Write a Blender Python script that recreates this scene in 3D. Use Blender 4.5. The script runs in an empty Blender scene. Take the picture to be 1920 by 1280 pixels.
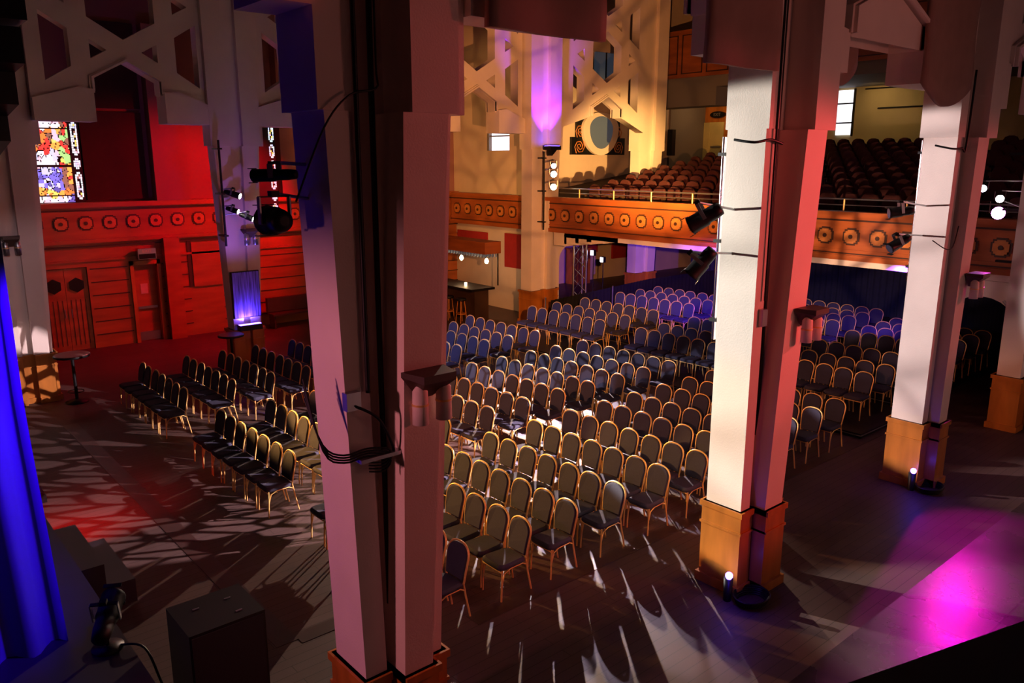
import bpy, math, random
from mathutils import Vector, Matrix
random.seed(7)
PI = math.pi
scn = bpy.context.scene
COL = scn.collection

# ------------------------------------------------------------------ camera
TH, PIT = math.radians(49.35), math.radians(12.75)
CAMLOC = Vector((-3.154, -5.055, 5.28))
fw = Vector((math.cos(TH)*math.cos(PIT), math.sin(TH)*math.cos(PIT), -math.sin(PIT)))
cd = bpy.data.cameras.new('camera'); cam = bpy.data.objects.new('camera', cd); COL.objects.link(cam)
cam.location = CAMLOC; cam.rotation_euler = fw.to_track_quat('-Z', 'Y').to_euler()
cd.sensor_width = 36; cd.lens = 1500/1920*36; cd.clip_start = .05; cd.clip_end = 200
scn.camera = cam

# ------------------------------------------------------------------ world and exposure
w = bpy.data.worlds.new('world'); scn.world = w; w.use_nodes = True
w.node_tree.nodes['Background'].inputs[0].default_value = (.05, .02, .04, 1)
w.node_tree.nodes['Background'].inputs[1].default_value = .03
vs = scn.view_settings; vs.view_transform = 'Standard'; vs.look = 'None'; vs.gamma = 1; vs.exposure = 0.0
vs.use_curve_mapping = False

# ------------------------------------------------------------------ lights
def light(kind, name, loc, tgt, power, col, ang=60, blend=.4, rad=.06, gobo=None, size=1, sizey=None):
    d = bpy.data.lights.new(name, kind); d.energy = power; d.color = col
    o = bpy.data.objects.new(name, d); COL.objects.link(o); o.location = loc
    if tgt is not None:
        o.rotation_euler = (Vector(tgt)-Vector(loc)).to_track_quat('-Z', 'Y').to_euler()
    if kind == 'SPOT':
        d.spot_size = math.radians(ang); d.spot_blend = blend; d.shadow_soft_size = rad
    elif kind == 'AREA':
        d.shape = 'RECTANGLE'; d.size = size; d.size_y = sizey or size
    else: d.shadow_soft_size = rad
    if gobo:                                   # a break-up gobo in the lantern: pattern over the beam direction
        scale, lo, hi, floor_ = gobo
        d.use_nodes = True; nt = d.node_tree; n = nt.nodes; L = nt.links
        em = n.get('Emission'); tc = n.new('ShaderNodeTexCoord'); sp = n.new('ShaderNodeSeparateXYZ')
        L.new(tc.outputs['Normal'], sp.inputs[0])
        dx = n.new('ShaderNodeMath'); dx.operation = 'DIVIDE'; L.new(sp.outputs[0], dx.inputs[0]); L.new(sp.outputs[2], dx.inputs[1])
        dy = n.new('ShaderNodeMath'); dy.operation = 'DIVIDE'; L.new(sp.outputs[1], dy.inputs[0]); L.new(sp.outputs[2], dy.inputs[1])
        cb = n.new('ShaderNodeCombineXYZ'); L.new(dx.outputs[0], cb.inputs[0]); L.new(dy.outputs[0], cb.inputs[1])
        vo = n.new('ShaderNodeTexVoronoi'); vo.feature = 'DISTANCE_TO_EDGE'; vo.inputs['Scale'].default_value = scale
        L.new(cb.outputs[0], vo.inputs['Vector'])
        mr = n.new('ShaderNodeMapRange'); mr.interpolation_type = 'SMOOTHSTEP'
        mr.inputs[1].default_value = lo; mr.inputs[2].default_value = hi; mr.inputs[3].default_value = floor_; mr.inputs[4].default_value = 1
        L.new(vo.outputs['Distance'], mr.inputs[0]); L.new(mr.outputs[0], em.inputs['Strength'])
    return o
WARM = (1, .86, .74)
# the three white profile lamps on the pipe of the far balcony pillar
light('SPOT', 'white_key_upper', (14.50, 13.52, 4.52), (3.2, 4.3, .3), 7500, (1, .80, .72), 41, .45, .03)
light('SPOT', 'white_key_middle', (14.55, 13.55, 4.84), (9.0, 7.4, .6), 9000, (.95, .74, .95), 28, .3, .03, gobo=(24, .02, .10, .05))
light('SPOT', 'white_gobo_chairs', (-.3, 13.3, 5.0), (9.0, 7.6, .8), 5000, (.85, .78, 1), 14, .4, .03, gobo=(30, .03, .12, .1))
light('SPOT', 'amber_key_lower', (14.55, 13.55, 4.46), (3.6, 4.2, .9), 3500, (1, .46, .1), 39, .4, .03)
light('SPOT', 'amber_chair_wash', (-.25, 13.4, 3.35), (4.8, 2.5, .75), 8000, (1, .47, .12), 24, .3, .03)
light('SPOT', 'orange_chair_wash', (-.25, 13.4, 3.7), (7.0, 6.4, .8), 3300, (1, .34, .15), 25, .5, .03)
# amber wash from the lanterns on the second near pillar to the far corner of the balcony
light('SPOT', 'amber_wash', (4.2, 1.1, 4.45), (18.0, 17.8, 6.6), 7000, (1, .36, .10), 56, .35, .05, gobo=(9, .0, .10, .6))
light('SPOT', 'amber_corner_boost', (8.9, 1.6, 4.3), (22.6, 20, 5.5), 36000, (1, .50, .14), 20, 1, .06)  # extra spot added to brighten the wall around the oval window
light('SPOT', 'amber_cross_wall_wash', (9.5, 16.0, 4.9), (15.5, 17.6, 5.6), 560, (1, .47, .12), 70, .6, .06, gobo=(6, .0, .2, .6))
light('SPOT', 'fascia_wash', (9.2, 1.2, 3.6), (15, 4.0, 3.2), 2600, (1, .55, .34), 40, 1, .05, gobo=(9, .0, .2, .25))
light('SPOT', 'fascia_wash_far', (8.0, 5.2, 5.0), (15, 12.5, 3.5), 420, (1, .42, .18), 60, .8, .05)
light('SPOT', 'plaster_gobo_right', (5.8, 11.5, 5.2), (15, .4, 2.6), 1100, (1, .62, .60), 24, .3, .05, gobo=(14, .0, .2, .2))
# white lamps on the first far pillar
light('SPOT', 'white_gobo_pillars', (-.2, 13.6, 4.7), (5.0, .4, 3.25), 26000, (1, .96, .88), 23.5, .12, .05, gobo=(7, -.05, .14, .62))
light('SPOT', 'white_gobo_pillars_far', (-.2, 13.6, 4.9), (9.9, .3, 3.2), 18000, (1, .80, .82), 20, .12, .05, gobo=(9, -.05, .14, .55))
light('SPOT', 'left_pillar_fill', (-1.0, 8.6, 4.4), (0, 14.8, 2.5), 130, (1, .72, .85), 34, .8, .1)  # added soft fill to lift the far left pillar, no lantern here
# the lamp on the third near pillar that throws the leaf gobo on the floor before the stage
light('SPOT', 'leaf_gobo', (9.25, 1.0, 4.3), (1.6, 8.4, 0), 15000, (.92, .68, .74), 36, .08, .02, gobo=(36, .10, .13, .0))
# reds and magentas
light('SPOT', 'red_wall_wash', (8.6, 16.2, 5.8), (4.9, 20, 2.6), 1500, (1, .0, .012), 92, .6, .06)
light('SPOT', 'red_floor_wash', (7.5, 16.4, 5.4), (1.5, 17.3, 0), 500, (1, .0, .06), 100, .8, .2)
light('SPOT', 'magenta_lamp', (14.15, .55, 4.22), (6.3, -3.0, 0), 600, (1, .0, .62), 36, .3, .06)
light('SPOT', 'red_house_wash', (14.0, -3.2, 5.4), (1.2, 0.2, 3.7), 2200, (1, .07, .08), 28, .5, .12)
light('SPOT', 'red_fill_middle', (7.9, -6.8, 5.4), (5.5, 0, 3.4), 1100, (1, .07, .065), 42, .4, .2)  # added red fill for the second near pillar, source unseen
light('SPOT', 'red_fill_right', (15.5, -5.2, 5.4), (10.2, 0, 3.9), 560, (1, .10, .11), 34, .6, .12)  # separate small red fill added for the third near pillar
light('SPOT', 'drape_wash', (6.0, -6.8, 5.6), (4.6, 0, 6.9), 160, (1, .25, .2), 100, .8, .2)
light('SPOT', 'pink_stage_wash', (-5.0, .6, 4.4), (-.2, 0.3, 2.4), 420, (1, .28, .34), 60, .7, .15)
light('SPOT', 'red_stage_foot', (-1.40, 6.9, 1.2), (-.75, 7.6, 0), 260, (1, .01, .01), 88, .9, .1)
# blues and violets
light('SPOT', 'violet_pillar_uplight', (14.72, 13.78, 5.80), (14.85, 14.3, 9.0), 900, (.26, .02, 1), 80, .7, .05)
light('SPOT', 'blue_curtain_wash', (-.7, 1.3, 4.6), (-2.2, 2.7, 3.1), 1500, (.05, .0, 1), 60, .4, .1)
light('SPOT', 'violet_rear_wash', (13.4, 5.6, 2.9), (18.4, 11.2, .9), 3200, (.13, .03, 1), 50, .6, .1)
light('SPOT', 'violet_rear_wash_right', (14.8, 2.6, 2.9), (19.0, 6.0, .9), 800, (.13, .03, 1), 56, .6, .1)
light('SPOT', 'violet_niche_wash', (17.5, 10.5, 2.6), (20.5, 14.6, 2.0), 160, (.3, .1, 1), 60, .6, .1)
light('SPOT', 'blue_side_wash', (-.2, 13.4, 5.4), (10.5, 11.2, .8), 3600, (.42, .40, 1), 30, .7, .1)
light('SPOT', 'violet_left_pillar', (4.0, 13.0, 3.0), (4.6, 14.6, 4.2), 60, (.34, .14, 1), 90, .8, .05)
# back of the balcony, bar, added soft fill
light('SPOT', 'rear_wall_lamp', (29.3, 11.0, 8.1), (31, 11.0, 6.6), 45, (1, .66, .28), 150, .8, .2)
light('POINT', 'vestibule_lamp', (29.3, 18.2, 7.6), None, 35, (1, .55, .2), rad=.15)
light('AREA', 'room_fill', (5, 7, 12.4), (5, 7, 0), 9, (1, .35, .42), size=12)  # added overhead area fill, not an actual house lamp
light('AREA', 'aisle_fill', (8, -3.6, 7.5), (8, -3.2, 0), 3, (.8, .5, .7), size=10, sizey=2)  # added area fill above the near aisle, no fitting there

# ------------------------------------------------------------------ materials
def mat(name, col, rough=.6, metal=0, emis=None, es=0, var=0, vscale=3, bump=0, bscale=40, spec=.5, alpha=None, wave=None):
    m = bpy.data.materials.new(name); m.use_nodes = True; nt = m.node_tree; b = nt.nodes['Principled BSDF']
    b.inputs['Base Color'].default_value = (*col, 1); b.inputs['Roughness'].default_value = rough; b.inputs['Metallic'].default_value = metal
    b.inputs['Specular IOR Level'].default_value = spec
    if emis: b.inputs['Emission Color'].default_value = (*emis, 1); b.inputs['Emission Strength'].default_value = es
    tc = nt.nodes.new('ShaderNodeTexCoord')
    if var:
        t = nt.nodes.new('ShaderNodeTexNoise'); t.inputs['Scale'].default_value = vscale; t.inputs['Detail'].default_value = 5
        if wave:
            mp = nt.nodes.new('ShaderNodeMapping'); mp.inputs['Scale'].default_value = wave; nt.links.new(tc.outputs['Object'], mp.inputs[0]); nt.links.new(mp.outputs[0], t.inputs[0])
        else: nt.links.new(tc.outputs['Object'], t.inputs[0])
        r = nt.nodes.new('ShaderNodeValToRGB'); r.color_ramp.elements[0].position = .3; r.color_ramp.elements[1].position = .7
        r.color_ramp.elements[0].color = (*[c*(1-var) for c in col], 1); r.color_ramp.elements[1].color = (*[min(1, c*(1+var)) for c in col], 1)
        nt.links.new(t.outputs[0], r.inputs[0]); nt.links.new(r.outputs[0], b.inputs['Base Color'])
    if bump:
        t = nt.nodes.new('ShaderNodeTexNoise'); t.inputs['Scale'].default_value = bscale; nt.links.new(tc.outputs['Object'], t.inputs[0])
        bp = nt.nodes.new('ShaderNodeBump'); bp.inputs['Strength'].default_value = bump; bp.inputs['Distance'].default_value = .01
        nt.links.new(t.outputs[0], bp.inputs['Height']); nt.links.new(bp.outputs[0], b.inputs['Normal'])
    return m
M = {}
M['plaster'] = mat('plaster', (.78, .68, .60), .75, var=.06, vscale=1.5, bump=.15, bscale=60)
M['wallplaster'] = mat('wall_plaster', (.62, .50, .40), .8, var=.1, vscale=.8, bump=.2, bscale=30)
M['redplaster'] = mat('side_wall_plaster', (.30, .14, .14), .8, var=.08, vscale=.8)
M['wood'] = mat('honey_wood', (.44, .15, .022), .35, var=.25, vscale=5, wave=(1, 1, .2), bump=.05)
M['wood2'] = mat('panel_wood', (.36, .095, .022), .4, var=.25, vscale=3, wave=(.3, .3, 1.5))
M['wood_dark'] = mat('groove_wood', (.05, .018, .008), .5)
M['wood_light'] = mat('carved_wood', (.52, .19, .045), .4, var=.15, vscale=9)
M['darkwood'] = mat('dark_brown_wood', (.05, .025, .015), .5, var=.2)
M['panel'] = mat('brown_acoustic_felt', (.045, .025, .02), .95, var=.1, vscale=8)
M['redpanel'] = mat('red_acoustic_felt', (.32, .012, .012), .95, var=.08, vscale=6)
M['drape'] = mat('taupe_drape', (.32, .20, .16), .95, var=.08, vscale=4, bump=.2, bscale=200)
M['black'] = mat('black_paint', (.005, .005, .006), .45, spec=.3)
M['blackcloth'] = mat('black_cloth', (.006, .006, .008), .95, bump=.2)
M['navycloth'] = mat('navy_drape', (.010, .012, .045), .9, var=.2, vscale=5)
M['bluecloth'] = mat('stage_drape', (.10, .09, .22), .85)
M['fabric'] = mat('navy_upholstery', (.036, .035, .066), .85, var=.12, vscale=60, bump=.2, bscale=400)
M['gold'] = mat('brass_tube', (.92, .58, .19), .36, metal=.35)
M['steel'] = mat('steel', (.45, .45, .47), .3, metal=.9)
M['chrome'] = mat('chrome', (.75, .75, .78), .12, metal=1)
M['seatred'] = mat('red_theatre_fabric', (.06, .010, .008), .85, var=.15, vscale=30)
M['lens'] = mat('lit_lens', (1, 1, 1), .3, emis=(1, .93, .82), es=30)
M['lenswarm'] = mat('lit_amber_lens', (1, 1, 1), .3, emis=(1, .62, .30), es=22)
M['lensmag'] = mat('lit_magenta_lens', (1, 1, 1), .3, emis=(1, .13, .8), es=70)
M['lensblue'] = mat('lit_blue_lens', (.2, .1, 1), .3, emis=(.12, .06, 1), es=18)
M['lensdim'] = mat('dim_lens', (.03, .03, .05), .1)
M['lampwhite'] = mat('lit_white_lens', (1, 1, 1), .3, emis=(.85, .85, 1), es=9)
M['glassday'] = mat('daylit_pane', (.8, .85, 1), .3, emis=(.86, .88, 1), es=1.6)
M['glassdusk'] = mat('dusk_pane', (.1, .15, .2), .3, emis=(.16, .22, .32), es=.10)
M['lead'] = mat('lead_came', (.01, .01, .012), .6)
M['doorpale'] = mat('pale_door', (.60, .52, .22), .5, var=.05)
M['greywall'] = mat('grey_paint', (.20, .18, .17), .8)
M['olive'] = mat('olive_plaster', (.50, .40, .20), .85, var=.12, vscale=.7)
M['bottle'] = mat('glass_green', (.1, .3, .15), .1)
M['tabletop'] = mat('table_top', (.22, .11, .09), .4)
M['carpet'] = mat('balcony_carpet', (.03, .012, .012), .95)
M['artwork'] = mat('streaked_art_panel', (.16, .10, .55), .25, var=.8, vscale=4, wave=(7, 7, .35))

def floor_mat(name, a, b, plank, gap, rough):
    m = bpy.data.materials.new(name); m.use_nodes = True; nt = m.node_tree; bs = nt.nodes['Principled BSDF']; L = nt.links
    tc = nt.nodes.new('ShaderNodeTexCoord'); mp = nt.nodes.new('ShaderNodeMapping'); L.new(tc.outputs['Object'], mp.inputs[0])
    br = nt.nodes.new('ShaderNodeTexBrick'); br.inputs['Scale'].default_value = 1; br.inputs['Brick Width'].default_value = plank[0]; br.inputs['Row Height'].default_value = plank[1]
    br.inputs['Mortar Size'].default_value = gap; br.inputs['Color1'].default_value = (*a, 1); br.inputs['Color2'].default_value = (*b, 1)
    br.inputs['Mortar'].default_value = (*[c*.35 for c in a], 1); L.new(mp.outputs[0], br.inputs[0])
    no = nt.nodes.new('ShaderNodeTexNoise'); no.inputs['Scale'].default_value = .9; no.inputs['Detail'].default_value = 7; L.new(tc.outputs['Object'], no.inputs[0])
    mx = nt.nodes.new('ShaderNodeMix'); mx.data_type = 'RGBA'; mx.blend_type = 'MULTIPLY'; mx.inputs[0].default_value = .75
    rp = nt.nodes.new('ShaderNodeValToRGB'); rp.color_ramp.elements[0].position = .3; rp.color_ramp.elements[0].color = (.55, .55, .55, 1); rp.color_ramp.elements[1].position = .7
    L.new(no.outputs[0], rp.inputs[0]); L.new(br.outputs[0], mx.inputs[6]); L.new(rp.outputs[0], mx.inputs[7]); L.new(mx.outputs[2], bs.inputs['Base Color'])
    bs.inputs['Specular IOR Level'].default_value = .5 if rough < .3 else .3
    r2 = nt.nodes.new('ShaderNodeMapRange'); r2.inputs[3].default_value = rough-.08; r2.inputs[4].default_value = rough+.14; L.new(no.outputs[0], r2.inputs[0]); L.new(r2.outputs[0], bs.inputs['Roughness'])
    bp = nt.nodes.new('ShaderNodeBump'); bp.inputs['Strength'].default_value = .15; bp.inputs['Distance'].default_value = .004
    n2 = nt.nodes.new('ShaderNodeTexNoise'); n2.inputs['Scale'].default_value = 60; L.new(tc.outputs['Object'], n2.inputs[0]); L.new(n2.outputs[0], bp.inputs['Height']); L.new(bp.outputs[0], bs.inputs['Normal'])
    return m
M['floor'] = floor_mat('hall_floor', (.115, .070, .062), (.100, .058, .050), (2.4, .14), .004, .52)
M['aislefloor'] = floor_mat('aisle_floor', (.060, .040, .044), (.050, .034, .038), (2.4, 1.2), .012, .24)
M['strip'] = mat('dark_border_boards', (.045, .022, .018), .4, var=.2)
M['deck'] = mat('black_deck', (.018, .010, .016), .5, var=.2)

# ------------------------------------------------------------------ mesh builder
class B:
    def __init__(s): s.v = []; s.f = []; s.sm = []; s.mi = []; s.m = 0
    def add(s, vs_, fs, smooth=False):
        k = len(s.v); s.v += [tuple(p) for p in vs_]
        for f in fs: s.f.append([k+i for i in f]); s.sm.append(smooth); s.mi.append(s.m)
        return s
    def box(s, x0, x1, y0, y1, z0, z1):
        x0, x1 = sorted((x0, x1)); y0, y1 = sorted((y0, y1)); z0, z1 = sorted((z0, z1))
        return s.add([(x0,y0,z0),(x1,y0,z0),(x1,y1,z0),(x0,y1,z0),(x0,y0,z1),(x1,y0,z1),(x1,y1,z1),(x0,y1,z1)],
              [(0,3,2,1),(4,5,6,7),(0,1,5,4),(1,2,6,5),(2,3,7,6),(3,0,4,7)])
    def loft(s, rings, cap=True, smooth=False, closed=True):
        n = len(rings[0]); k = []
        vs_ = [p for r in rings for p in r]; fs = []
        for i in range(len(rings)-1):
            for j in range(n if closed else n-1):
                a = i*n+j; b = i*n+(j+1) % n; fs.append((a, b, b+n, a+n))
        s.add(vs_, fs, smooth)
        if cap:
            s.add(rings[0], [tuple(range(n))[::-1]]); s.add(rings[-1], [tuple(range(n))])
        return s
    def prism(s, pts, axis, a, b):
        f = {'x': lambda p, t: (t, p[0], p[1]), 'y': lambda p, t: (p[0], t, p[1]), 'z': lambda p, t: (p[0], p[1], t)}[axis]
        return s.loft([[f(p, a) for p in pts], [f(p, b) for p in pts]])
    def tube(s, pts, r, n=8, cap=True, smooth=True):
        pts = [Vector(p) for p in pts]; rings = []; nrm = None
        for i, p in enumerate(pts):
            t = (pts[min(i+1, len(pts)-1)]-pts[max(i-1, 0)]).normalized()
            if nrm is None:
                nrm = t.cross(Vector((0, 0, 1)))
                if nrm.length < .1: nrm = t.cross(Vector((1, 0, 0)))
            nrm = (nrm-t*nrm.dot(t)).normalized(); bi = t.cross(nrm)
            rr = r[i] if isinstance(r, (list, tuple)) else r
            rings.append([p+(nrm*math.cos(2*PI*j/n)+bi*math.sin(2*PI*j/n))*rr for j in range(n)])
        return s.loft(rings, cap, smooth)
    def lathe(s, prof, c=(0, 0, 0), n=20, smooth=True):     # prof: (r,z) up the z axis
        return s.loft([[(c[0]+r*math.cos(2*PI*j/n), c[1]+r*math.sin(2*PI*j/n), c[2]+z) for j in range(n)] for r, z in prof], True, smooth)
    def build(s, name, material, parent=None, base=False, off=None):
        me = bpy.data.meshes.new(name)
        o_ = Vector((0, 0, 0))
        if parent is not None and off is not False: o_ = Vector(parent.matrix_world.translation) if parent.rotation_euler.to_quaternion().angle < 1e-6 else Vector((0, 0, 0))
        if base:
            xs = [p[0] for p in s.v]; ys = [p[1] for p in s.v]; zs = [p[2] for p in s.v]
            o_ = Vector(((min(xs)+max(xs))/2, (min(ys)+max(ys))/2, min(zs)))
        me.from_pydata([tuple(Vector(p)-o_) for p in s.v], [], s.f)
        for p, sm, mi in zip(me.polygons, s.sm, s.mi): p.use_smooth = sm; p.material_index = mi
        for m in (material if isinstance(material, (list, tuple)) else [material]): me.materials.append(m)
        me.validate(); me.update()
        o = bpy.data.objects.new(name, me); COL.objects.link(o)
        if parent: o.parent = parent
        if base: o.location = o_
        return o
def thing(name, label, cat, loc=(0, 0, 0), group=None, rot=None):
    o = bpy.data.objects.new(name, None); COL.objects.link(o); o.location = loc; o.empty_display_size = .1
    if rot is not None: o.rotation_euler = rot
    o['label'] = label; o['category'] = cat
    if group: o['group'] = group
    bpy.context.view_layer.update() if False else None
    o.matrix_world = Matrix.LocRotScale(Vector(loc), o.rotation_euler, None)
    return o
def tag(o, label, cat, group=None):
    o['label'] = label; o['category'] = cat
    if group: o['group'] = group
    return o
def struct(o): o['kind'] = 'structure'; return o
def dup(root, loc, label, group=None, rotz=None):
    r = root.copy(); COL.objects.link(r); r.location = loc; r['label'] = label
    if rotz is not None: r.rotation_euler = (0, 0, rotz)
    if group: r['group'] = group
    for ch in KIDS[root.name]:
        c = ch.copy(); COL.objects.link(c); c.parent = r
    return r
KIDS = {}

# ------------------------------------------------------------------ floor, walls, ceiling
struct(B().box(-1.53, 31.5, -8, 20.4, -.3, 0).build('floor', M['floor']))
struct(B().box(-9.5, 32, -8.3, 21, 13, 13.3).build('ceiling', M['darkwood']))
struct(B().box(-9.8, -9.5, -8.3, 21, 0, 13).build('wall_stage', M['black']))
struct(B().box(-9.5, -1.53, -8, 20.4, -.3, .0).build('trim_9', M['black']))
o = struct(B().box(-9.45, -1.53, -4.5, 14.0, .0, .9).build('stage_deck', M['deck']))
del o['kind']; tag(o, 'black stage deck along the left edge, behind the steps', 'stage')
# aisle floor on the near side and border boards
struct(B().box(-1.5, 31, -8, -1.38, 0, .004).build('trim_1', M['aislefloor']))
struct(B().box(.02, .28, 2.65, 12.7, 0, .005).build('trim_2', M['strip']))
struct(B().box(.28, 2.2, 2.55, 2.78, 0, .005).build('trim_3', M['strip']))
struct(B().box(2.0, 14.6, 1.55, 1.78, 0, .005).build('trim_4', M['strip']))
# far side wall v=20
W = B(); W.box(-9.5, 15.6, 20, 20.3, 0, 13); struct(W.build('wall_left', M['redplaster']))
struct(B().box(15.6, 31.5, 20, 20.3, 0, 13).build('wall_left_rear', M['wallplaster'])); bpy.data.objects['wall_left_rear'].name = 'wall_farside'
struct(B().box(31, 31.3, -8, 20.3, 0, 13).build('wall_back', M['olive']))
struct(B().box(-9.5, 31.3, -8.3, -8, 0, 13).build('wall_right', M['redplaster']))
# the cross wall closing the far aisle, with the daylit window in it
cw = B(); cw.box(15.45, 15.65, 15.1, 16.75, 0, 13); cw.box(15.45, 15.65, 18.0, 20, 0, 13); cw.box(15.45, 15.65, 16.75, 18.0, 0, 5.62); cw.box(15.45, 15.65, 16.75, 18.0, 6.62, 13)
struct(cw.build('wall_aisle', M['wallplaster']))
o = struct(B().box(15.6, 15.63, 16.75, 18.0, 5.62, 6.62).build('window_3', M['glassday']))
fr = B(); fr.box(15.5, 15.62, 16.75, 18.0, 6.1, 6.14); fr.box(15.46, 15.66, 17.9, 18.0, 5.62, 6.62); fr.box(15.5, 15.62, 16.75, 16.79, 5.62, 6.62); fr.build('window_frame', M['greywall'], o)

# ------------------------------------------------------------------ wood panelling on the far wall
pn = thing('wood_panelling', 'tall red-lit wooden panelling with doors and carved frieze along the far left wall', 'panelling', (6.5, 19.95, 0))
b = B(); b.box(-1.5, 1.2, 19.8, 20, 0, 3.05); b.box(2.38, 3.55, 19.8, 20, 0, 3.05); b.box(4.3, 15.38, 19.8, 20, 0, 3.05); b.box(1.2, 2.38, 19.8, 20, 2.35, 3.05); b.box(3.55, 4.3, 19.8, 20, 2.35, 3.05)
b.box(-1.5, 15.38, 19.76, 20, 3.05, 4.0); b.build('boarding', M['wood2'], pn)
b = B(); b.box(-1.5, 15.38, 19.62, 20, 4.0, 4.14); b.box(-1.5, 15.38, 19.68, 20, 3.02, 3.12); b.box(-1.5, 15.38, 19.74, 20, 2.5, 2.56); b.build('moulding', M['wood2'], pn)
g = B()
for z in (.38, .76, 1.14, 1.52, 1.9, 2.28):
    for a, c in ((-1.5, 1.15), (2.45, 3.45), (4.4, 5.2), (6.2, 9.5), (9.5, 15.4)): g.box(a, c, 19.785, 19.81, z-.015, z+.015)
for z in (3.92, 2.92): g.box(-1.5, 15.4, 19.745, 19.81, z-.02, z+.02)
g.box(5.18, 5.3, 19.77, 19.82, 1.5, 2.9)
g.build('groove', M['wood_dark'], pn)
b = B(); b.box(5.3, 6.2, 19.74, 19.82, 1.5, 2.85); b.box(4.45, 4.9, 19.55, 19.8, 0, 3.05); b.build('raised_panel', M['wood2'], pn)
pn_m = None
def medal(parent, axis, c, z, face):
    global pn_m
    o = None
    if axis not in MED:
        b = B(); out = []
        for r_, s_ in ((.2, 0), (.155, 1)):
            pts = []
            for q in range(4):
                for (px, pz) in ((.105, .2), (.105, .165), (.165, .165), (.165, .105), (.2, .105)):
                    k = r_/.2; x, z_ = px*k, pz*k
                    for _ in range(q): x, z_ = z_, -x
                    pts.append((x, z_))
            # order around
            pts.sort(key=lambda p: math.atan2(p[1], p[0]))
            out.append(pts)
        T = [(-.02, 0), (-.045, 1)]
        ax = 'y' if axis == 'y' else 'x'
        b.prism(out[0], ax, 0, -.018); b.m = 1; b.prism(out[1], ax, -.018, -.04); b.m = 0
        cc = [(.05*math.cos(a*PI/4), .05*math.sin(a*PI/4)) for a in range(8)]; b.prism(cc, ax, -.04, -.06)
        MED[axis] = b.build('medallion', [M['wood_dark'], M['wood_light']])
        o = MED[axis]
    else: o = MED[axis].copy(); COL.objects.link(o)
    o.parent = parent
    p = Vector((c, face, z)) if axis == 'y' else Vector((face, c, z))
    o.location = p-Vector(parent.location)
MED = {}
for k in range(22): medal(pn, 'y', 1.23+k*.625-.63, 3.57, 19.765)
# double door with hexagon lights
def hexpts(cx, cz, r): return [(cx+r*math.cos(PI/6+a*PI/3), cz+r*math.sin(PI/6+a*PI/3)) for a in range(6)]
for i, (a, c, lab) in enumerate(((1.22, 1.79, 0), (1.8, 2.37, 0))):
    d = struct(B().box(a, c, 19.88, 19.95, 0, 2.33).build('door_%d' % (i+1), M['wood2']))
    B().prism(hexpts((a+c)/2, 1.86, .21), 'y', 19.84, 19.89).build('door_glass', M['black'], d)
    g = B()
    for k in range(4): g.box(a+.1+.12*k, a+.115+.12*k, 19.868, 19.885, .15, 1.45)
    g.build('door_boards', M['wood_dark'], d)
    B().tube([(c-.08 if i == 0 else a+.08, 19.83, .95), (c-.08 if i == 0 else a+.08, 19.83, 1.2)], .015).build('door_handle', M['steel'], d)
d = struct(B().box(3.6, 4.25, 19.9, 19.95, 0, 2.3).build('door_3', M['wood2']))
f = B(); f.box(3.5, 3.6, 19.72, 19.96, 0, 2.42); f.box(4.25, 4.35, 19.72, 19.96, 0, 2.42); f.box(3.5, 4.35, 19.72, 19.96, 2.3, 2.42); f.build('door_frame', M['wood'], d)
B().box(3.66, 4.2, 19.84, 19.87, .98, 1.05).build('push_bar', M['steel'], d)
B().box(3.64, 4.22, 19.885, 19.9, .02, .28).build('kick_plate', M['steel'], d)
B().box(3.78, 3.98, 19.885, 19.9, 1.42, 1.72).build('notice', M['wallplaster'], d)
def text(parent, s, loc, rot, size, m, name='lettering'):
    cu = bpy.data.curves.new(name, 'FONT'); cu.body = s; cu.size = size; cu.extrude = .002; cu.align_x = 'CENTER'; cu.align_y = 'CENTER'
    o = bpy.data.objects.new(name, cu); COL.objects.link(o); o.data.materials.append(m)
    me = bpy.data.meshes.new_from_object(o); bpy.data.objects.remove(o)
    o = bpy.data.objects.new(name, me); COL.objects.link(o); o.parent = parent; o.location = Vector(loc)-Vector(parent.location); o.rotation_euler = rot
    return o
ex = thing('exit_sign', 'small lit exit sign over the single wooden door on the left', 'sign', (3.95, 19.6, 2.46))
B().box(3.7, 4.2, 19.52, 19.7, 2.48, 2.78).build('sign_box', M['steel'], ex); B().box(3.72, 4.18, 19.51, 19.52, 2.49, 2.63).build('sign_face', M['black'], ex)
text(ex, 'EXIT', (3.95, 19.505, 2.71), (PI/2, 0, 0), .13, M['wallplaster'])
# brown acoustic panels above the ledge, plaster pilasters beside them
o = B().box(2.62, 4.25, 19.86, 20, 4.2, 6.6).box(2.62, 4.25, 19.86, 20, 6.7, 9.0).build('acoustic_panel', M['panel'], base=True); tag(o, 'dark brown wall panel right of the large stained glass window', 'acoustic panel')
struct(B().box(4.4, 5.35, 19.6, 20, 4.14, 9).box(8.3, 8.9, 19.6, 20, 4.14, 9).build('trim_5', M['redplaster']))
o = B().box(9.4, 10.6, 19.86, 20, 5.0, 6.4).build('acoustic_panel', M['redpanel'], base=True); tag(o, 'red wall panel above the ledge beside the nearest pillar', 'acoustic panel')

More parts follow.
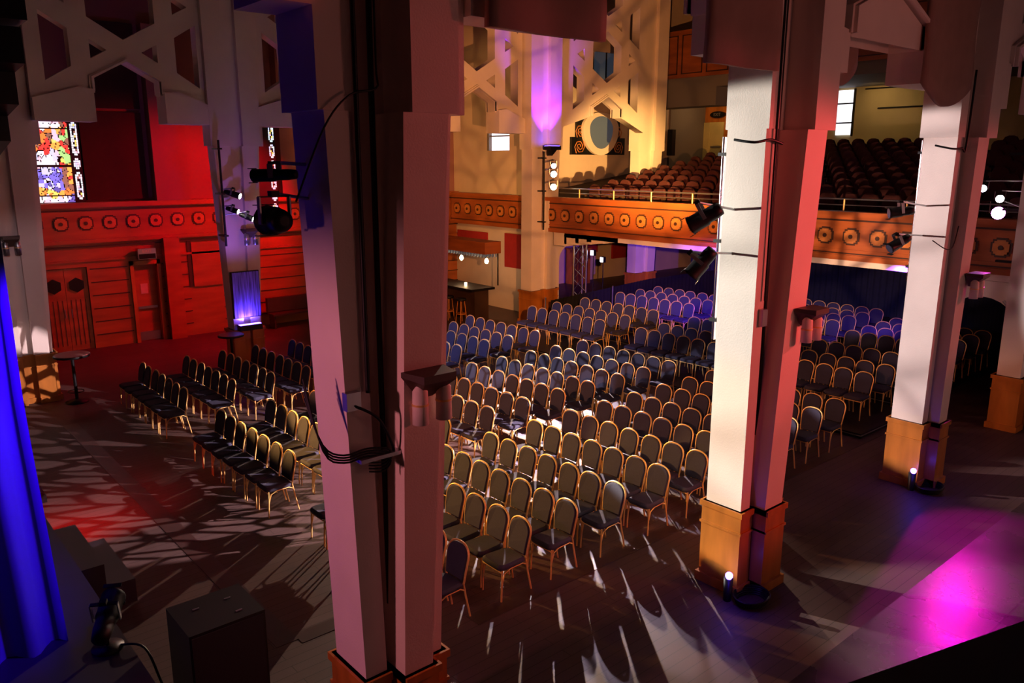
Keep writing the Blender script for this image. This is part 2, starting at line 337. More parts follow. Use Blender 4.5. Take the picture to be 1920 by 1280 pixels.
# ------------------------------------------------------------------ stained glass
def glass_colours():
    cols = [(.9, .9, 1), (.55, .65, .95), (.18, .18, .9), (.85, .25, .05), (.8, .05, .04), (.95, .75, .15), (.35, .75, .25), (.95, .6, .75), (.25, .12, .08), (.75, .95, 1), (.1, .1, .45), (.95, .45, .08)]
    out = []
    for i, c in enumerate(cols): out.append(mat('stained_glass_%d' % i, c, .3, emis=c, es=1.25))
    return out
SG = None
def stained(n, u0, u1, z0, z1, vpl, scene):
    global SG
    if SG is None: SG = glass_colours()
    o = struct(B().box(u0, u1, vpl, vpl+.1, z0, z1).build('window_%d' % n, M['lead']))
    rnd = random.Random(n); b = B()
    def quad(x0, x1, y0, y1, mi, j=.012):
        x0, x1, y0, y1 = [q+rnd.uniform(-j, j) for q in (x0, x1, y0, y1)]
        b.m = mi; b.add([(x0, vpl-.012, y0), (x1, vpl-.012, y0), (x1, vpl-.012, y1), (x0, vpl-.012, y1)], [(0, 1, 2, 3)])
    bw = .24
    for side in ((u0, u0+bw), (u1-bw, u1)):
        z = z0+.06
        k = 0
        while z < z1-.1:
            h = (.75, .3, .9, .42)[k % 4]; h = min(h, z1-z-.05)
            nz = max(1, int(h/.06)); 
            for a in range(nz):
                zz = z+a*h/nz; ed = (a == 0 or a == nz-1)
                for c in range(4):
                    if ed and c in (0, 3): continue
                    x0 = side[0]+.035+c*(bw-.07)/4; x1 = x0+(bw-.07)/4
                    mi = rnd.choice((0, 1, 9, 0, 9)) if c in (0, 3) or ed else rnd.choice((0, 1, 8, 7, 9, 5))
                    if 1 < a < nz-2 and c in (1, 2) and rnd.random() < .45: continue
                    quad(x0+.003, x1-.003, zz+.004, zz+h/nz-.004, mi, .003)
            z += h+.07; k += 1
    if scene:
        a0, a1 = u0+bw+.03, u1-bw-.03; nx = 62; nz = int((z1-z0)/.032)
        def zone(X, h):
            if h < .17: return rnd.choice((0, 7, 1, 10, 1))
            if h < .36: return rnd.choice((5, 11, 3)) if X < .8 else 3
            if h < .95: return rnd.choice((2, 2, 2, 10, 1, 0)) if X < .72 else rnd.choice((8, 4, 11, 8))
            if h < 1.32: return rnd.choice((0, 0, 7, 1, 0)) if X < .6 else rnd.choice((6, 6, 4, 5))
            if h < 1.95: return rnd.choice((8, 3, 8, 4)) if X < .4 else (rnd.choice((5, 7, 11, 5)) if X < .7 else rnd.choice((6, 8, 6, 4)))
            return rnd.choice((0, 7, 0, 8, 4)) if X < .65 else rnd.choice((8, 11, 0, 4))
        seeds = []
        for _ in range(330):
            x = rnd.uniform(a0, a1); h = rnd.uniform(0, z1-z0); seeds.append((x, h, zone((x-1.62)/.68 if x > 1.62 else (1.62-x)/.7, h)))
        for i in range(nx):
            for j in range(nz):
                x = a0+(i+.5)*(a1-a0)/nx; h = (j+.5)*(z1-z0)/nz
                if abs(h-.17) < .02 or abs(h-.97) < .022 or abs(h-1.96) < .022: continue
                D = sorted(((x-q[0])**2+((h-q[1])*.8)**2, q[2]) for q in seeds)[:2]
                if math.sqrt(D[1][0])-math.sqrt(D[0][0]) < .006: continue
                dx, dz = (a1-a0)/nx/2, (z1-z0)/nz/2; quad(x-dx, x+dx, z0+h-dz, z0+h+dz, D[0][1], 0)
    b.build('stained_glass', SG, o)
stained(1, .35, 2.58, 4.16, 6.75, 19.88, True)
stained(2, 6.75, 8.12, 3.13, 6.75, 19.58, False)
o = struct(B().box(17.0, 18.0, 19.9, 20, 8.2, 10.4).build('window_4', M['glassdusk'])); B().box(17.45, 17.52, 19.88, 19.92, 8.2, 10.4).box(17.0, 18.0, 19.88, 19.92, 9.3, 9.36).build('window_frame', M['lead'], o)
o = struct(B().box(23.0, 24.3, 19.9, 20, 8.3, 9.8).build('window_5', M['glassdusk'])); B().box(23.6, 23.67, 19.88, 19.92, 8.3, 9.8).build('window_frame', M['lead'], o)
# daylit window in the back wall of the balcony
o = struct(B().box(30.93, 31, 12.35, 13.05, 6.35, 8.2).build('window_6', M['glassday']))
B().box(30.9, 31, 12.3, 13.1, 7.62, 7.68).box(30.9, 31, 12.3, 13.1, 6.82, 6.88).box(30.9, 31, 12.3, 12.36, 6.3, 8.25).build('window_frame', M['lead'], o)
# ornamental oval window on the side wall of the balcony
ov = thing('oval_window', 'oval window with pale rim and scrollwork on amber balcony wall', 'window', (23.2, 19.95, 5.5))
B().box(21.6, 24.95, 19.86, 20, 5.52, 6.25).box(21.9, 24.6, 19.86, 20, 6.25, 7.0).build('scroll_ground', M['black'], ov)
el = lambda rx, rz, n=36: [(23.25+rx*math.cos(2*PI*a/n), 6.62+(rz*.62 if math.sin(2*PI*a/n) > 0 else rz)*math.sin(2*PI*a/n)) for a in range(n)]
B().prism(el(1.12, 1.12), 'y', 19.72, 19.86).build('rim', M['plaster'], ov); B().prism(el(.72, .85), 'y', 19.70, 19.72).build('pane', M['glassdusk'], ov)
b = B()
for cx, cz, sg in ((22.05, 5.85, 1), (24.5, 5.85, -1), (22.1, 6.5, 1), (24.4, 6.5, -1)):
    for ph in (0, PI):
        b.tube([(cx+sg*(.05+.035*t)*math.cos(t*.9+ph), 19.84, cz+(.05+.035*t)*math.sin(t*.9+ph)) for t in range(9)], .022, 5)
b.build('scrollwork', M['wood_light'], ov)

# ------------------------------------------------------------------ pillars
def pillar_section(cx, l, s, v0, T, side, z, gap=.20):
    g = l*gap*1.3; p = [(-l, T), (-l, 0), (-g, 0), (-g, .13), (g, .13), (g, 0), (l, 0), (l, .1), (s, .1), (s, T)]
    return [(cx+a, v0+b, z) for a, b in p]
def pillar(nm, label, cx0, l0, s0, cx1, l1, s1, v0, T=.42, up=0):
    r = thing('pillar', label, 'pillar', (cx0, v0+T/2, 0))
    q = B()
    q.loft([pillar_section(cx0, l0, s0, v0, T, 1, 1.1), pillar_section((cx0+cx1)/2, (l0+l1)/2, (s0+s1)/2, v0, T, 1, 3.4), pillar_section(cx1, l1, s1, v0, T, 1, 5.62)])
    q.build('shaft', M['plaster'], r)
    q = B(); q.loft([pillar_section(cx1+up, l1+.07, s1+.1, v0-.03, T+.06, 1, 5.62), pillar_section(cx1+up, l1+.09, s1+.13, v0-.03, T+.06, 1, 13)]); q.build('upper_shaft', M['plaster'], r)
    q = B(); q.loft([pillar_section(cx0, l0+.05, s0+.05, v0-.05, T+.1, 1, 0), pillar_section(cx0, l0+.05, s0+.05, v0-.05, T+.1, 1, 1.1)])
    q.build('wood_base', M['wood'], r)
    for z0, z1, e in ((1.03, 1.1, .08), (.80, .83, .065), (0, .12, .08)):
        q = B(); q.loft([pillar_section(cx0, l0+e, s0+e, v0-e, T+2*e, 1, z0), pillar_section(cx0, l0+e, s0+e, v0-e, T+2*e, 1, z1)]); q.build('base_moulding', M['wood'], r)
    return r
def near_section(t, v0, z, e=0, T=.5):
    l, a, b_, r, st = t; q = min(e, .02)
    return [(l-e, v0+T+e, z), (l-e, v0-e, z), (a+q, v0-e, z), (a+q, v0+.22, z), (b_-q, v0+.22, z), (b_-q, v0-.17-e, z), (r+e, v0-.17-e, z), (r+e, v0-.05-e, z), (st+e, v0-.05-e, z), (st+e, v0+T+e, z)]
def near_pillar(label, base, top, block, v0):
    r = thing('pillar', label, 'pillar', ((base[0]+base[4])/2, v0+.2, 0))
    mid = [(a+b_)/2 for a, b_ in zip(base, top)]
    B().loft([near_section(base, v0, 1.1), near_section(mid, v0, 3.4), near_section(top, v0, 5.62)]).build('shaft', M['plaster'], r)
    B().loft([near_section(block, v0-.03, 5.62, 0, .56), near_section([q+(q-block[2])*.06 for q in block], v0-.03, 13, 0, .56)]).build('upper_shaft', M['plaster'], r)
    B().loft([near_section(base, v0, 0, .035), near_section(base, v0, 1.1, .035)]).build('wood_base', M['wood'], r)
    for z0, z1, e in ((1.03, 1.1, .058), (.80, .83, .052), (0, .12, .07)):
        B().loft([near_section(base, v0, z0, e), near_section(base, v0, z1, e)]).build('base_moulding', M['wood'], r)
near_pillar('nearest wide pillar lit pink and red with cables strapped to it', (-.27, -.07, .0, .28, .45), (-.40, -.18, .14, .54, .65), (-.46, -.26, .20, .62, .76), .15)
near_pillar('second near pillar, its left face lit almost white', (4.86, 5.05, 5.12, 5.50, 5.58), (4.86, 5.05, 5.43, 5.86, 5.93), (4.86, 5.05, 5.52, 5.98, 6.05), 0)
near_pillar('third near pillar from the left, left face lit pale pink', (9.97, 10.17, 10.20, 10.50, 10.57), (10.04, 10.25, 10.38, 10.80, 10.87), (9.96, 10.22, 10.60, 11.02, 11.1), 0)
pillar('c4', 'pillar at the right edge below the magenta lamp', 14.75, .45, .55, 14.85, .6, .7, -.05)
pillar('f0', 'far left pillar beside the round high table and blue curtain', -.1, .42, .50, -.1, .55, .68, 14.8)
pillar('f1', 'far pillar carrying the bright blue panel', 4.75, .34, .40, 4.8, .55, .62, 14.5)
pillar('f2', 'far pillar mostly behind the nearest wide pillar', 9.75, .36, .42, 9.8, .55, .64, 14.5)
pillar('f3', 'violet and amber lit far pillar holding three bright white lamps', 14.75, .55, .66, 14.8, .58, .72, 14.2, .5)
pillar('f4', 'violet lit pillar under and above the balcony right of the oval window', 20.6, .55, .65, 20.7, .65, .78, 14.8)

# pierced star-lattice screens between the pillars
def lattice(c, u0, u1, v0, v1, label, zb=6.1, pv=.14, ow=.74, box=True):
    C = 'c'; H_ = []
    L0, L1 = u0-c, u1-c
    z0 = 7.62; per = 2.14
    for k in range(0, 3):
        zc = z0+per*k
        if k < 2: H_.append([(-.70, zc+per/2-.42), (0, zc+.24), (.70, zc+per/2-.42), (.70, zc+per/2+.42), (0, zc+per-.24), (-.70, zc+per/2+.42)])
        for s in (-1, 1):
            t = [(s*.36, zc), (s*.70, zc+.2), (s*.70, zc-.2)]; H_.append(t)
            e = (L1-.12 if s > 0 else -L0-.12)
            e = min(e, 1.62)
            if e > 1.2 and ow < .9: H_.append([(s*1.1, zc-.38), (s*e, zc-.70), (s*e, zc+.70), (s*1.1, zc+.38)])
            H_.append([(s*1.1, zc+per/2-.2), (s*1.1, zc+per/2+.2), (s*1.44, zc+per/2)])
    o1 = ow+.04; o2 = ow-.06; lz = 6.5 if box else 6.25; sp = [[(L0, lz), (-o1, 6.72), (-o2, 6.72), (-o2, 7.02), (0, 7.4), (o2, 7.02), (o2, 6.72), (o1, 6.72), (L1, lz), (L1, 13), (L0, 13)]]+H_
    cu = bpy.data.curves.new('lattice', 'CURVE'); cu.dimensions = '2D'; cu.fill_mode = 'BOTH'; cu.extrude = (v1-v0)/2
    for pts in sp:
        q = cu.splines.new('POLY'); q.points.add(len(pts)-1); q.use_cyclic_u = True
        for i, p in enumerate(pts): q.points[i].co = (p[0], p[1], 0, 1)
    tmp = bpy.data.objects.new('tmp', cu); COL.objects.link(tmp); me = bpy.data.meshes.new_from_object(tmp); bpy.data.objects.remove(tmp)
    r = thing('lattice_screen', label, 'screen', (c, (v0+v1)/2, 0))
    for v in me.vertices: x, y, z = v.co; v.co = (x, -z, y)
    me.materials.append(M['plaster'])
    o = bpy.data.objects.new('lattice', me); COL.objects.link(o); o.parent = r
    for s in (-1, 1) if box else ():
        e = (L1 if s > 0 else -L0)
        q = B(); q.box(c+s*ow, c+s*e, v0-pv, v1+pv, zb, 6.55); q.prism([(c+s*ow, 6.55), (c+s*ow, 6.78), (c+s*min(e-.02, ow+.3), 6.82), (c+s*e, 6.55)], 'y', v0-pv, v1+pv); q.build('corbel', M['plaster'], r)
    for e, t in ((.09, .06), (.05, .11)):        # stepped arch mouldings round the opening
        q = B()
        for s in (-1, 1):
            P_ = [(ow-.04, 6.75), (ow-.04, 7.02), (0, 7.4)]; Q_ = [(ow-.04+e, 6.75), (ow-.04+e, 7.02+e*.5), (0, 7.4+e)]
            for i in range(2):
                q.prism([(c+s*P_[i][0], P_[i][1]), (c+s*P_[i+1][0], P_[i+1][1]), (c+s*Q_[i+1][0], Q_[i+1][1]), (c+s*Q_[i][0], Q_[i][1])], 'y', v0-t, v1+t)
        q.build('arch_moulding', M['plaster'], r)
    return r
lattice(2.48, .55, 4.2, 14.62, 14.95, 'pierced plaster star lattice at top left beside the stained glass')
lattice(7.3, 5.42, 9.2, 14.62, 14.95, 'pierced plaster lattice just left of the nearest pillar top')
lattice(12.3, 10.4, 14.1, 14.55, 14.9, 'amber lit star lattice right of the nearest pillar')
lattice(17.95, 15.52, 19.95, 14.55, 14.9, 'amber lit star lattice in front of the oval window', 6.1, .0, .76, False)
lattice(2.93, .78, 4.86, .02, .36, 'pierced lattice between the two nearest pillars at top centre', 6.34, .02, 1.03)
lattice(7.45, 6.05, 9.96, -.02, .42, 'stepped plaster arch between second and third near pillars', 6.3, .03, 1.02)
lattice(12.75, 11.1, 14.15, .0, .4, 'plaster arch between the third near pillar and right edge', 6.1, .03, .98)
o = B().box(-.8, -.5, .05, .6, 6.28, 6.9).build('corbel_block', M['plaster'], base=True); tag(o, 'small violet lit corbel left of the nearest pillar top', 'corbel')

# hanging drapes on the corbels
def drape(u0, u1, z0, z1, v, label, curved=False):
    b = B(); n = 14; ring = []
    cols = []
    for i in range(n+1):
        t = i/n; u = u0+(u1-u0)*t; zb = z0+(.28*(2*t-1)**2 if curved else 0)
        cols.append([(u, v-.018*math.sin(t*9)-.01*math.sin(z*5+t*7), z) for z in [zb+(z1-zb)*k/10 for k in range(11)]])
    front = cols; m_ = 11
    vs_ = [p for c in cols for p in c]; vs2 = [(p[0], p[1]+.06, p[2]) for p in vs_]
    fs = []; N = len(vs_)
    for i in range(n):
        for k in range(10):
            a = i*m_+k; fs.append((a, a+m_, a+m_+1, a+1)); fs.append((a+N, a+1+N, a+m_+1+N, a+m_+N))
    for i in range(n): a = i*m_; fs.append((a, a+N, a+m_+N, a+m_)); a += 10; fs.append((a, a+m_, a+m_+N, a+N))
    for k in range(10): fs.append((k, k+1, k+1+N, k+N)); a = n*m_+k; fs.append((a, a+N, a+1+N, a+1))
    b.add(vs_+vs2, fs, True); o = b.build('drape', M['drape'], base=True); tag(o, label, 'drape'); return o
drape(.86, 2.12, 6.26, 8.6, -.12, 'taupe drape hanging right of the nearest pillar top')
drape(3.55, 4.78, 6.2, 8.6, -.14, 'taupe drape with white edge left of the second near pillar')
drape(7.1, 7.75, 6.25, 8.2, .52, 'small round-ended taupe drape right of the second near pillar', True)
drape(8.35, 9.9, 6.02, 8.4, -.14, 'round-ended taupe drape on the third near pillar', True)

# ------------------------------------------------------------------ balcony
bf = thing('balcony_parapet', 'carved wooden balcony front running from far pillars to right edge', 'balcony front', (15.0, 7, 3))
B().box(15.0, 15.25, -7.95, 19.6, 3.12, 4.0).build('front_panel', M['wood2'], bf)
b = B(); b.box(14.9, 15.3, -7.95, 19.6, 4.0, 4.12); b.box(14.94, 15.25, -7.95, 19.6, 3.0, 3.12); b.box(14.97, 15.2, -7.95, 19.6, 3.2, 3.25); b.build('moulding', M['wood2'], bf)
B().box(14.985, 15.1, -7.95, 19.6, 3.90, 3.94).box(14.985, 15.1, -7.95, 19.6, 3.14, 3.17).build('groove', M['wood_dark'], bf)
for k in range(-2, 40):
    v = 14.09-.632*k
    if v > -5: medal(bf, 'x', v, 3.55, 14.998)
for k in range(7): medal(bf, 'x', 15.42+.632*k, 3.55, 14.998)
sl = B(); sl.prism([(15.25, 3.0), (31, 3.0), (31, 5.55), (26.6, 5.25), (16.2, 3.46), (15.25, 3.46)], 'y', -8, 15.0)
sl.prism([(15.65, 3.0), (31, 3.0), (31, 5.0), (27, 4.9), (16.2, 3.46), (15.65, 3.46)], 'y', 15.0, 20)
o = sl.build('balcony_floor', M['carpet'], base=True); tag(o, 'dark raked balcony floor under the rows of red seats', 'balcony floor')
b = B(); b.box(15.3, 20, 13.6, 20, 2.86, 3.0)
o = thing('balcony_soffit', 'pale plaster edge under the balcony with stepped end', 'soffit', (15.4, 6, 2.9))
b = B(); b.box(15.0, 15.6, -8, 13.4, 2.86, 3.0)
for k in range(5): b.box(15.0, 15.3+.5*k, 13.4-.55*k, 14.0-.5*k, 2.86-.07*(4-k), 3.0)
b.build('soffit_edge', M['plaster'], o)
# rail
rl = thing('balcony_rail', 'thin metal rail with brass posts along the balcony front', 'railing', (15.2, 6, 4.1))
B().tube([(15.15, 13.9, 4.4), (15.15, -6, 4.4)], .022).build('rail', M['steel'], rl)
B().tube([(15.15, 13.9, 4.26), (15.15, -6, 4.26)], .012).build('rail', M['steel'], rl)
for k in range(14):
    B().tube([(15.15, 13.0-1.45*k, 4.1), (15.15, 13.0-1.45*k, 4.4)], .022).build('post', M['gold'], rl)
# upper gallery at the back
ug = thing('upper_gallery', 'dark wood panelled upper gallery above the back of the balcony', 'gallery', (27, 8, 7.6))
B().box(26, 26.3, -7.95, 19.95, 8.75, 10.7).build('front_panel', M['wood2'], ug)
g = B()
for k in range(20):
    v = 19-1.3*k
    g.box(25.97, 26.0, v-1.1, v-1.06, 8.9, 10.5); g.box(25.97, 26.0, v-.06, v-.02, 8.9, 10.5); g.box(25.97, 26, v-1.1, v-.02, 8.9, 8.94); g.box(25.97, 26, v-1.1, v-.02, 10.46, 10.5)
g.build('groove', M['wood_dark'], ug)
B().box(26.1, 30.95, -7.95, 19.95, 8.3, 8.75).build('soffit', M['greywall'], ug)
B().box(26.1, 27.2, 15.9, 19.95, 7.55, 8.3).build('beam', M['greywall'], ug)
# vestibule, door at the back of the balcony
struct(B().box(30.9, 31, 15.6, 20, 4.9, 8.3).build('trim_6', M['wood']))
struct(B().box(28.2, 31, 19.9, 20, 4.8, 8.3).build('trim_7', M['greywall']))
d = struct(B().box(30.84, 30.9, 18.75, 19.55, 4.95, 7.1).build('door_4', M['doorpale']))
B().box(30.8, 30.84, 18.85, 19.45, 5.9, 5.97).build('push_bar', M['steel'], d); B().box(30.82, 30.9, 19.55, 19.95, 4.95, 7.1).build('door_leaf', M['doorpale'], d)
ex = thing('exit_sign', 'small oval exit sign above the yellow door at the back of the balcony', 'sign', (30.6, 19.1, 7.25))
B().prism([(19.1+.42*math.cos(a*PI/8), 7.45+.16*math.sin(a*PI/8)) for a in range(16)], 'x', 30.74, 30.9).build('sign_box', M['black'], ex)
text(ex, 'EXIT', (30.73, 19.1, 7.45), (PI/2, 0, -PI/2), .2, M['greywall'])
o = B().box(28.0, 28.25, 19.6, 19.9, 5.5, 6.7).build('loudspeaker', M['black'], base=True); tag(o, 'black wall loudspeaker on the grey wall left of the balcony door', 'speaker')
struct(B().prism([(2.0, 8.0), (5.0, 8.0), (5.0, 7.4)], 'x', 30.96, 31).build('trim_8', M['darkwood']))
o = B().tube([(30.96, 11.9, 8.2), (30.96, 8.1, 8.2), (30.96, 8.1, 7.4), (30.96, 11.3, 7.4)], .03, 5).build('conduit', M['black'], base=True); tag(o, 'dark conduit line on the olive wall behind the balcony', 'conduit')

# balcony seats
def make_seat():
    r = thing('theatre_seat', '', 'theatre seat', (0, 0, -50), 'x')
    B().loft([[(x+.05, y*k, z) for y, z in [(-.22, .42), (-.24, .6), (-.23, .76), (-.17, .86), (-.06, .9), (.06, .9), (.17, .86), (.23, .76), (.24, .6), (.22, .42)]] for x, k in ((0, .9), (.02, 1), (.08, 1), (.1, .92))], True, False).build('backrest', M['seatred'], r, off=False)
    B().loft([[(x, y, z) for x, y in [(-.42, -.2), (-.4, -.23), (.02, -.23), (.04, -.2), (.04, .2), (.02, .23), (-.4, .23), (-.42, .2)]] for z in (.33, .43)]).build('seat', M['seatred'], r, off=False)
    b = B()
    for s in (-1, 1): b.box(-.35, .1, s*.26-.018, s*.26+.018, .55, .6); b.box(-.12, .02, s*.26-.015, s*.26+.015, 0, .55)
    b.build('armrest', M['darkwood'], r, off=False)
    KIDS[r.name] = list(r.children); return r
ORD = ['zeroth', 'first', 'second', 'third', 'fourth', 'fifth', 'sixth', 'seventh', 'eighth', 'ninth', 'tenth', 'eleventh', 'twelfth', 'thirteenth', 'fourteenth']
def proj(u, v, z):
    q = Vector((u, v, z))-CAMLOC; rt = Vector((math.sin(TH), -math.cos(TH), 0)); up = rt.cross(fw); d = q.dot(fw)
    return 960+1500*q.dot(rt)/d, 640-1500*q.dot(up)/d
seat0 = make_seat(); first = True; bseats = 0
for k in range(11):
    u = 16.9+.92*k; zf = 3.46+.1715*(u-16.2)
    for j in range(30):
        v = 14.1-.56*j
        x, y = proj(u, v, zf+.8)
        if not ((1085 < x < 1362) or (1545 < x < 1735) or (1860 < x < 1935)): continue
        reg = 'left of the second near pillar' if x < 1400 else ('between second and third near pillars' if x < 1760 else 'at the right edge')
        lab = 'dark red theatre seat, balcony row %d, %s' % (k+1, reg)
        lab = 'dark red theatre seat in %s balcony row %s' % (ORD[k+1], reg)
        gp = 'balcony seats row %d %s' % (k+1, reg)
        B_ = Vector((u, v, zf))
        if first: seat0.location = B_; seat0['label'] = lab; seat0['group'] = gp; first = False
        else: dup(seat0, B_, lab, gp)
        bseats += 1

# ------------------------------------------------------------------ under the balcony
struct(B().box(15.4, 15.46, 15.1, 20, 0, 3).build('wall_bar', M['wallplaster']))
for v0, v1, z0, z1, lab in ((15.62, 16.9, 1.55, 2.75, 'square red felt panel on the bar wall next to the violet pillar'), (17.9, 19.7, 1.95, 2.7, 'red felt panel half hidden behind the bar canopy')):
    o = B().box(15.34, 15.4, v0, v1, z0, z1).build('felt_panel', M['redpanel'], base=True); tag(o, lab, 'wall panel')
for u0, u1, z0, z1, lab in ((24.4, 26.2, .55, 1.95, 'wide dark red felt panel on wall under the balcony'), (22.3, 23.4, .95, 1.9, 'smaller red felt panel left of another under the balcony')):
    o = B().box(u0, u1, 19.9, 20, z0+.3, z1+.3).build('felt_panel', M['redpanel'], base=True); tag(o, lab, 'wall panel')
struct(B().box(15.7, 31, 19.92, 20, 0, .0001+2.86).build('wall_underbalcony', M['greywall'])) if False else None
o = B().box(21.4, 22.3, 19.3, 19.9, 0, 1.5).box(21.35, 22.35, 19.25, 19.9, 1.5, 1.56).build('cabinet', M['wood'], base=True); tag(o, 'brown wooden cabinet against the wall under the balcony', 'cabinet')
# niche wall with arched opening beside the violet pillar
nw = B(); pts = [(15.4, 0), (15.75, 0), (15.75, 1.95)]+[(16.25-.5*math.cos(a*PI/12), 1.95+.5*math.sin(a*PI/12)) for a in range(1, 7)]+[(17.2, 2.45), (19.9, 2.45), (19.9, 2.98), (15.4, 2.98)]
nw.prism(pts, 'y', 14.5, 14.8); struct(nw.build('wall_niche', M['plaster']))
# truss
tr = thing('lighting_truss', 'upright silver truss standing under the balcony beside the violet pillar', 'truss', (17.0, 14.0, 0))
for a, c in ((16.2, 14.25), (16.62, 14.25), (16.4, 13.85)): B().tube([(a, c, 0), (a, c, 2.55)], .035).build('upright', M['steel'], tr)
b = B(); P3 = [(16.2, 14.25), (16.62, 14.25), (16.4, 13.85)]
for k in range(6):
    for i in range(3):
        p, q = P3[i], P3[(i+1) % 3]; b.tube([(*p, .1+.4*k), (*q, .5+.4*k)], .012, 5)
b.build('brace', M['steel'], tr)
for (u, v, z, lab) in ((16.75, 13.9, 2.2, 'upper small lit lamp on the silver truss'), (17.4, 14.05, 1.9, 'lower small lit lamp right of the silver truss')):
    t = thing('small_lamp', lab, 'lamp', (u, v, z)); B().box(u-.02, u+.1, v-.08, v+.08, z-.1, z+.1).build('housing', M['black'], t); B().tube([(u+.05, v, 0), (u+.05, v, z)], .015).build('stand', M['black'], t); B().box(u-.04, u-.02, v-.06, v+.06, z-.08, z+.08).build('lens', M['lampwhite'], t)
# black barrier and curtains behind the rear blocks
def curtain(pts, z0, z1, m, label, amp=.06, per=.22, name='curtain'):
    b = B(); P_ = []
    L = [Vector(p) for p in pts]; acc = 0
    for i in range(len(L)-1):
        d = L[i+1]-L[i]; n = max(2, int(d.length/.05)); nrm = Vector((-d.y, d.x)).normalized()
        for k in range(n+(i == len(L)-2)):
            p = L[i]+d*k/n; P_.append(p+nrm*amp*math.sin((acc+d.length*k/n)/per*2*PI)*(.75+.25*math.sin(acc+k*.3)))
        acc += d.length
    n = len(P_); off = .012
    rings = [[(p.x, p.y, z) for p in P_]+[(p.x+off, p.y+off, z) for p in reversed(P_)] for z in (z0, (z0+z1)/2, z1)]
    b.loft(rings, True, True); o = b.build(name, m, base=True); tag(o, label, 'curtain'); return o
curtain([(24.4, 15.5), (24.4, -4)], 0, 3.0, M['navycloth'], 'long dark navy curtain behind the rear seating under the balcony')
curtain([(14.2, 13.25), (20.3, 14.3), (24.2, 14.2)], 0, .92, M['blackcloth'], 'low black cloth barrier behind the rear left seating', .02)
for u, v, lab in ((14.15, 13.45, 'silver barrier post beside the violet pillar base'), (17.6, 13.7, 'silver barrier post in the middle of the black cloth')):
    o = B().tube([(u, v, 0), (u, v, 1.0)], .025).build('barrier_post', M['steel'], base=True); tag(o, lab, 'post')
# arched black doorway near the right edge
aw = B(); pts = [(-8, 0), (.35, 0), (.35, 1.9)]+[(1.05-.7*math.cos(a*PI/12), 1.9+.62*math.sin(a*PI/12)) for a in range(1, 12)]+[(1.75, 1.9), (1.75, 2.85), (-8, 2.85)]
aw.prism(pts, 'x', 15.0, 15.2); struct(aw.build('wall_balcony_right', M['plaster']))
struct(B().box(14.96, 15.0, -8, .3, 0, 1.05).build('trim_10', M['wood']))
o = B().tube([(14.85, .28, 0), (14.85, .28, 1.95), (14.85, .35, 2.25), (14.85, .6, 2.5)], .03).tube([(14.85, .18, 0), (14.85, .18, 1.9)], .02).build('doorway_stand', M['steel'], base=True); tag(o, 'curved metal stand beside the black arched doorway', 'stand')
for k in range(5): pass

# bar
br = thing('bar_counter', 'dark bar counter in the far aisle next to red panel', 'bar', (14.0, 17.3, 0))
B().box(12.9, 13.9, 15.7, 19.2, 1.02, 1.1).build('worktop', M['black'], br); B().box(13.1, 13.7, 15.8, 19.1, 0, 1.02).build('counter_body', M['darkwood'], br)
cn = thing('bar_canopy', 'wooden bar canopy with hanging glasses and warm bulbs', 'canopy', (14.0, 17.3, 2.2))
B().box(13.6, 14.3, 15.85, 19.3, 2.2, 2.6).build('canopy_frame', M['wood2'], cn)
b = B()
for k in range(22):
    for r_ in (13.7, 13.85, 14.0, 14.15): b.lathe([(.008, 0), (.03, -.04), (.034, -.1), (.025, -.13)], (r_, 15.95+.15*k, 2.2), 7)
o = b.build('hanging_glasses', M['glassdusk'], cn); o['kind'] = 'stuff'
B().tube([(14.2, 15.9, 1.1), (14.2, 15.9, 2.2)], .025).build('post', M['black'], cn)
for u, v, lab in ((13.9, 17.55, 'left warm bulb glowing under the bar canopy'), (13.95, 16.2, 'right warm bulb glowing under the bar canopy')):
    t = thing('bar_bulb', lab, 'light bulb', (u, v, 1.92)); B().lathe([(.005, -.09), (.05, -.07), (.075, 0), (.05, .07), (.02, .1)], (u, v, 1.92), 12).build('bulb', M['lenswarm'], t); B().tube([(u, v, 2.0), (u, v, 2.2)], .012).build('flex', M['black'], t)
    light('POINT', 'bar_bulb_light', (u, v, 1.8), None, 11, (1, .6, .3), rad=.06)
def make_stool(u, v, lab):
    t = thing('bar_stool', lab, 'bar stool', (u, v, 0), 'stools at the bar')
    B().lathe([(.16, .74), (.18, .76), (.18, .8), (.15, .82)], (u, v, 0), 14).build('seat', M['black'], t)
    for a in range(4):
        x, y = math.cos(a*PI/2+PI/4), math.sin(a*PI/2+PI/4); B().tube([(u+x*.11, v+y*.11, .75), (u+x*.19, v+y*.19, 0)], .016, 6).build('leg', M['wood'], t)
    B().lathe([(.165, .28), (.175, .29), (.175, .31), (.165, .32)], (u, v, 0), 14).build('foot_ring', M['wood'], t)
for v, lab in ((15.95, 'bar stool at the counter end nearest the violet pillar'), (16.65, 'second bar stool from the violet pillar'), (17.4, 'third bar stool from the violet pillar'), (18.1, 'bar stool farthest from the violet pillar')): make_stool(12.65, v, lab)
for u, v, lab in ((13.35, 16.6, 'gold candle glass on the bar counter right'), (13.2, 17.6, 'gold candle glass on the bar counter left')):
    o = B().lathe([(.04, 0), (.045, .1), (.03, .1)], (u, v, 1.1), 10).build('candle_glass', M['lenswarm'], base=True); tag(o, lab, 'candle holder')

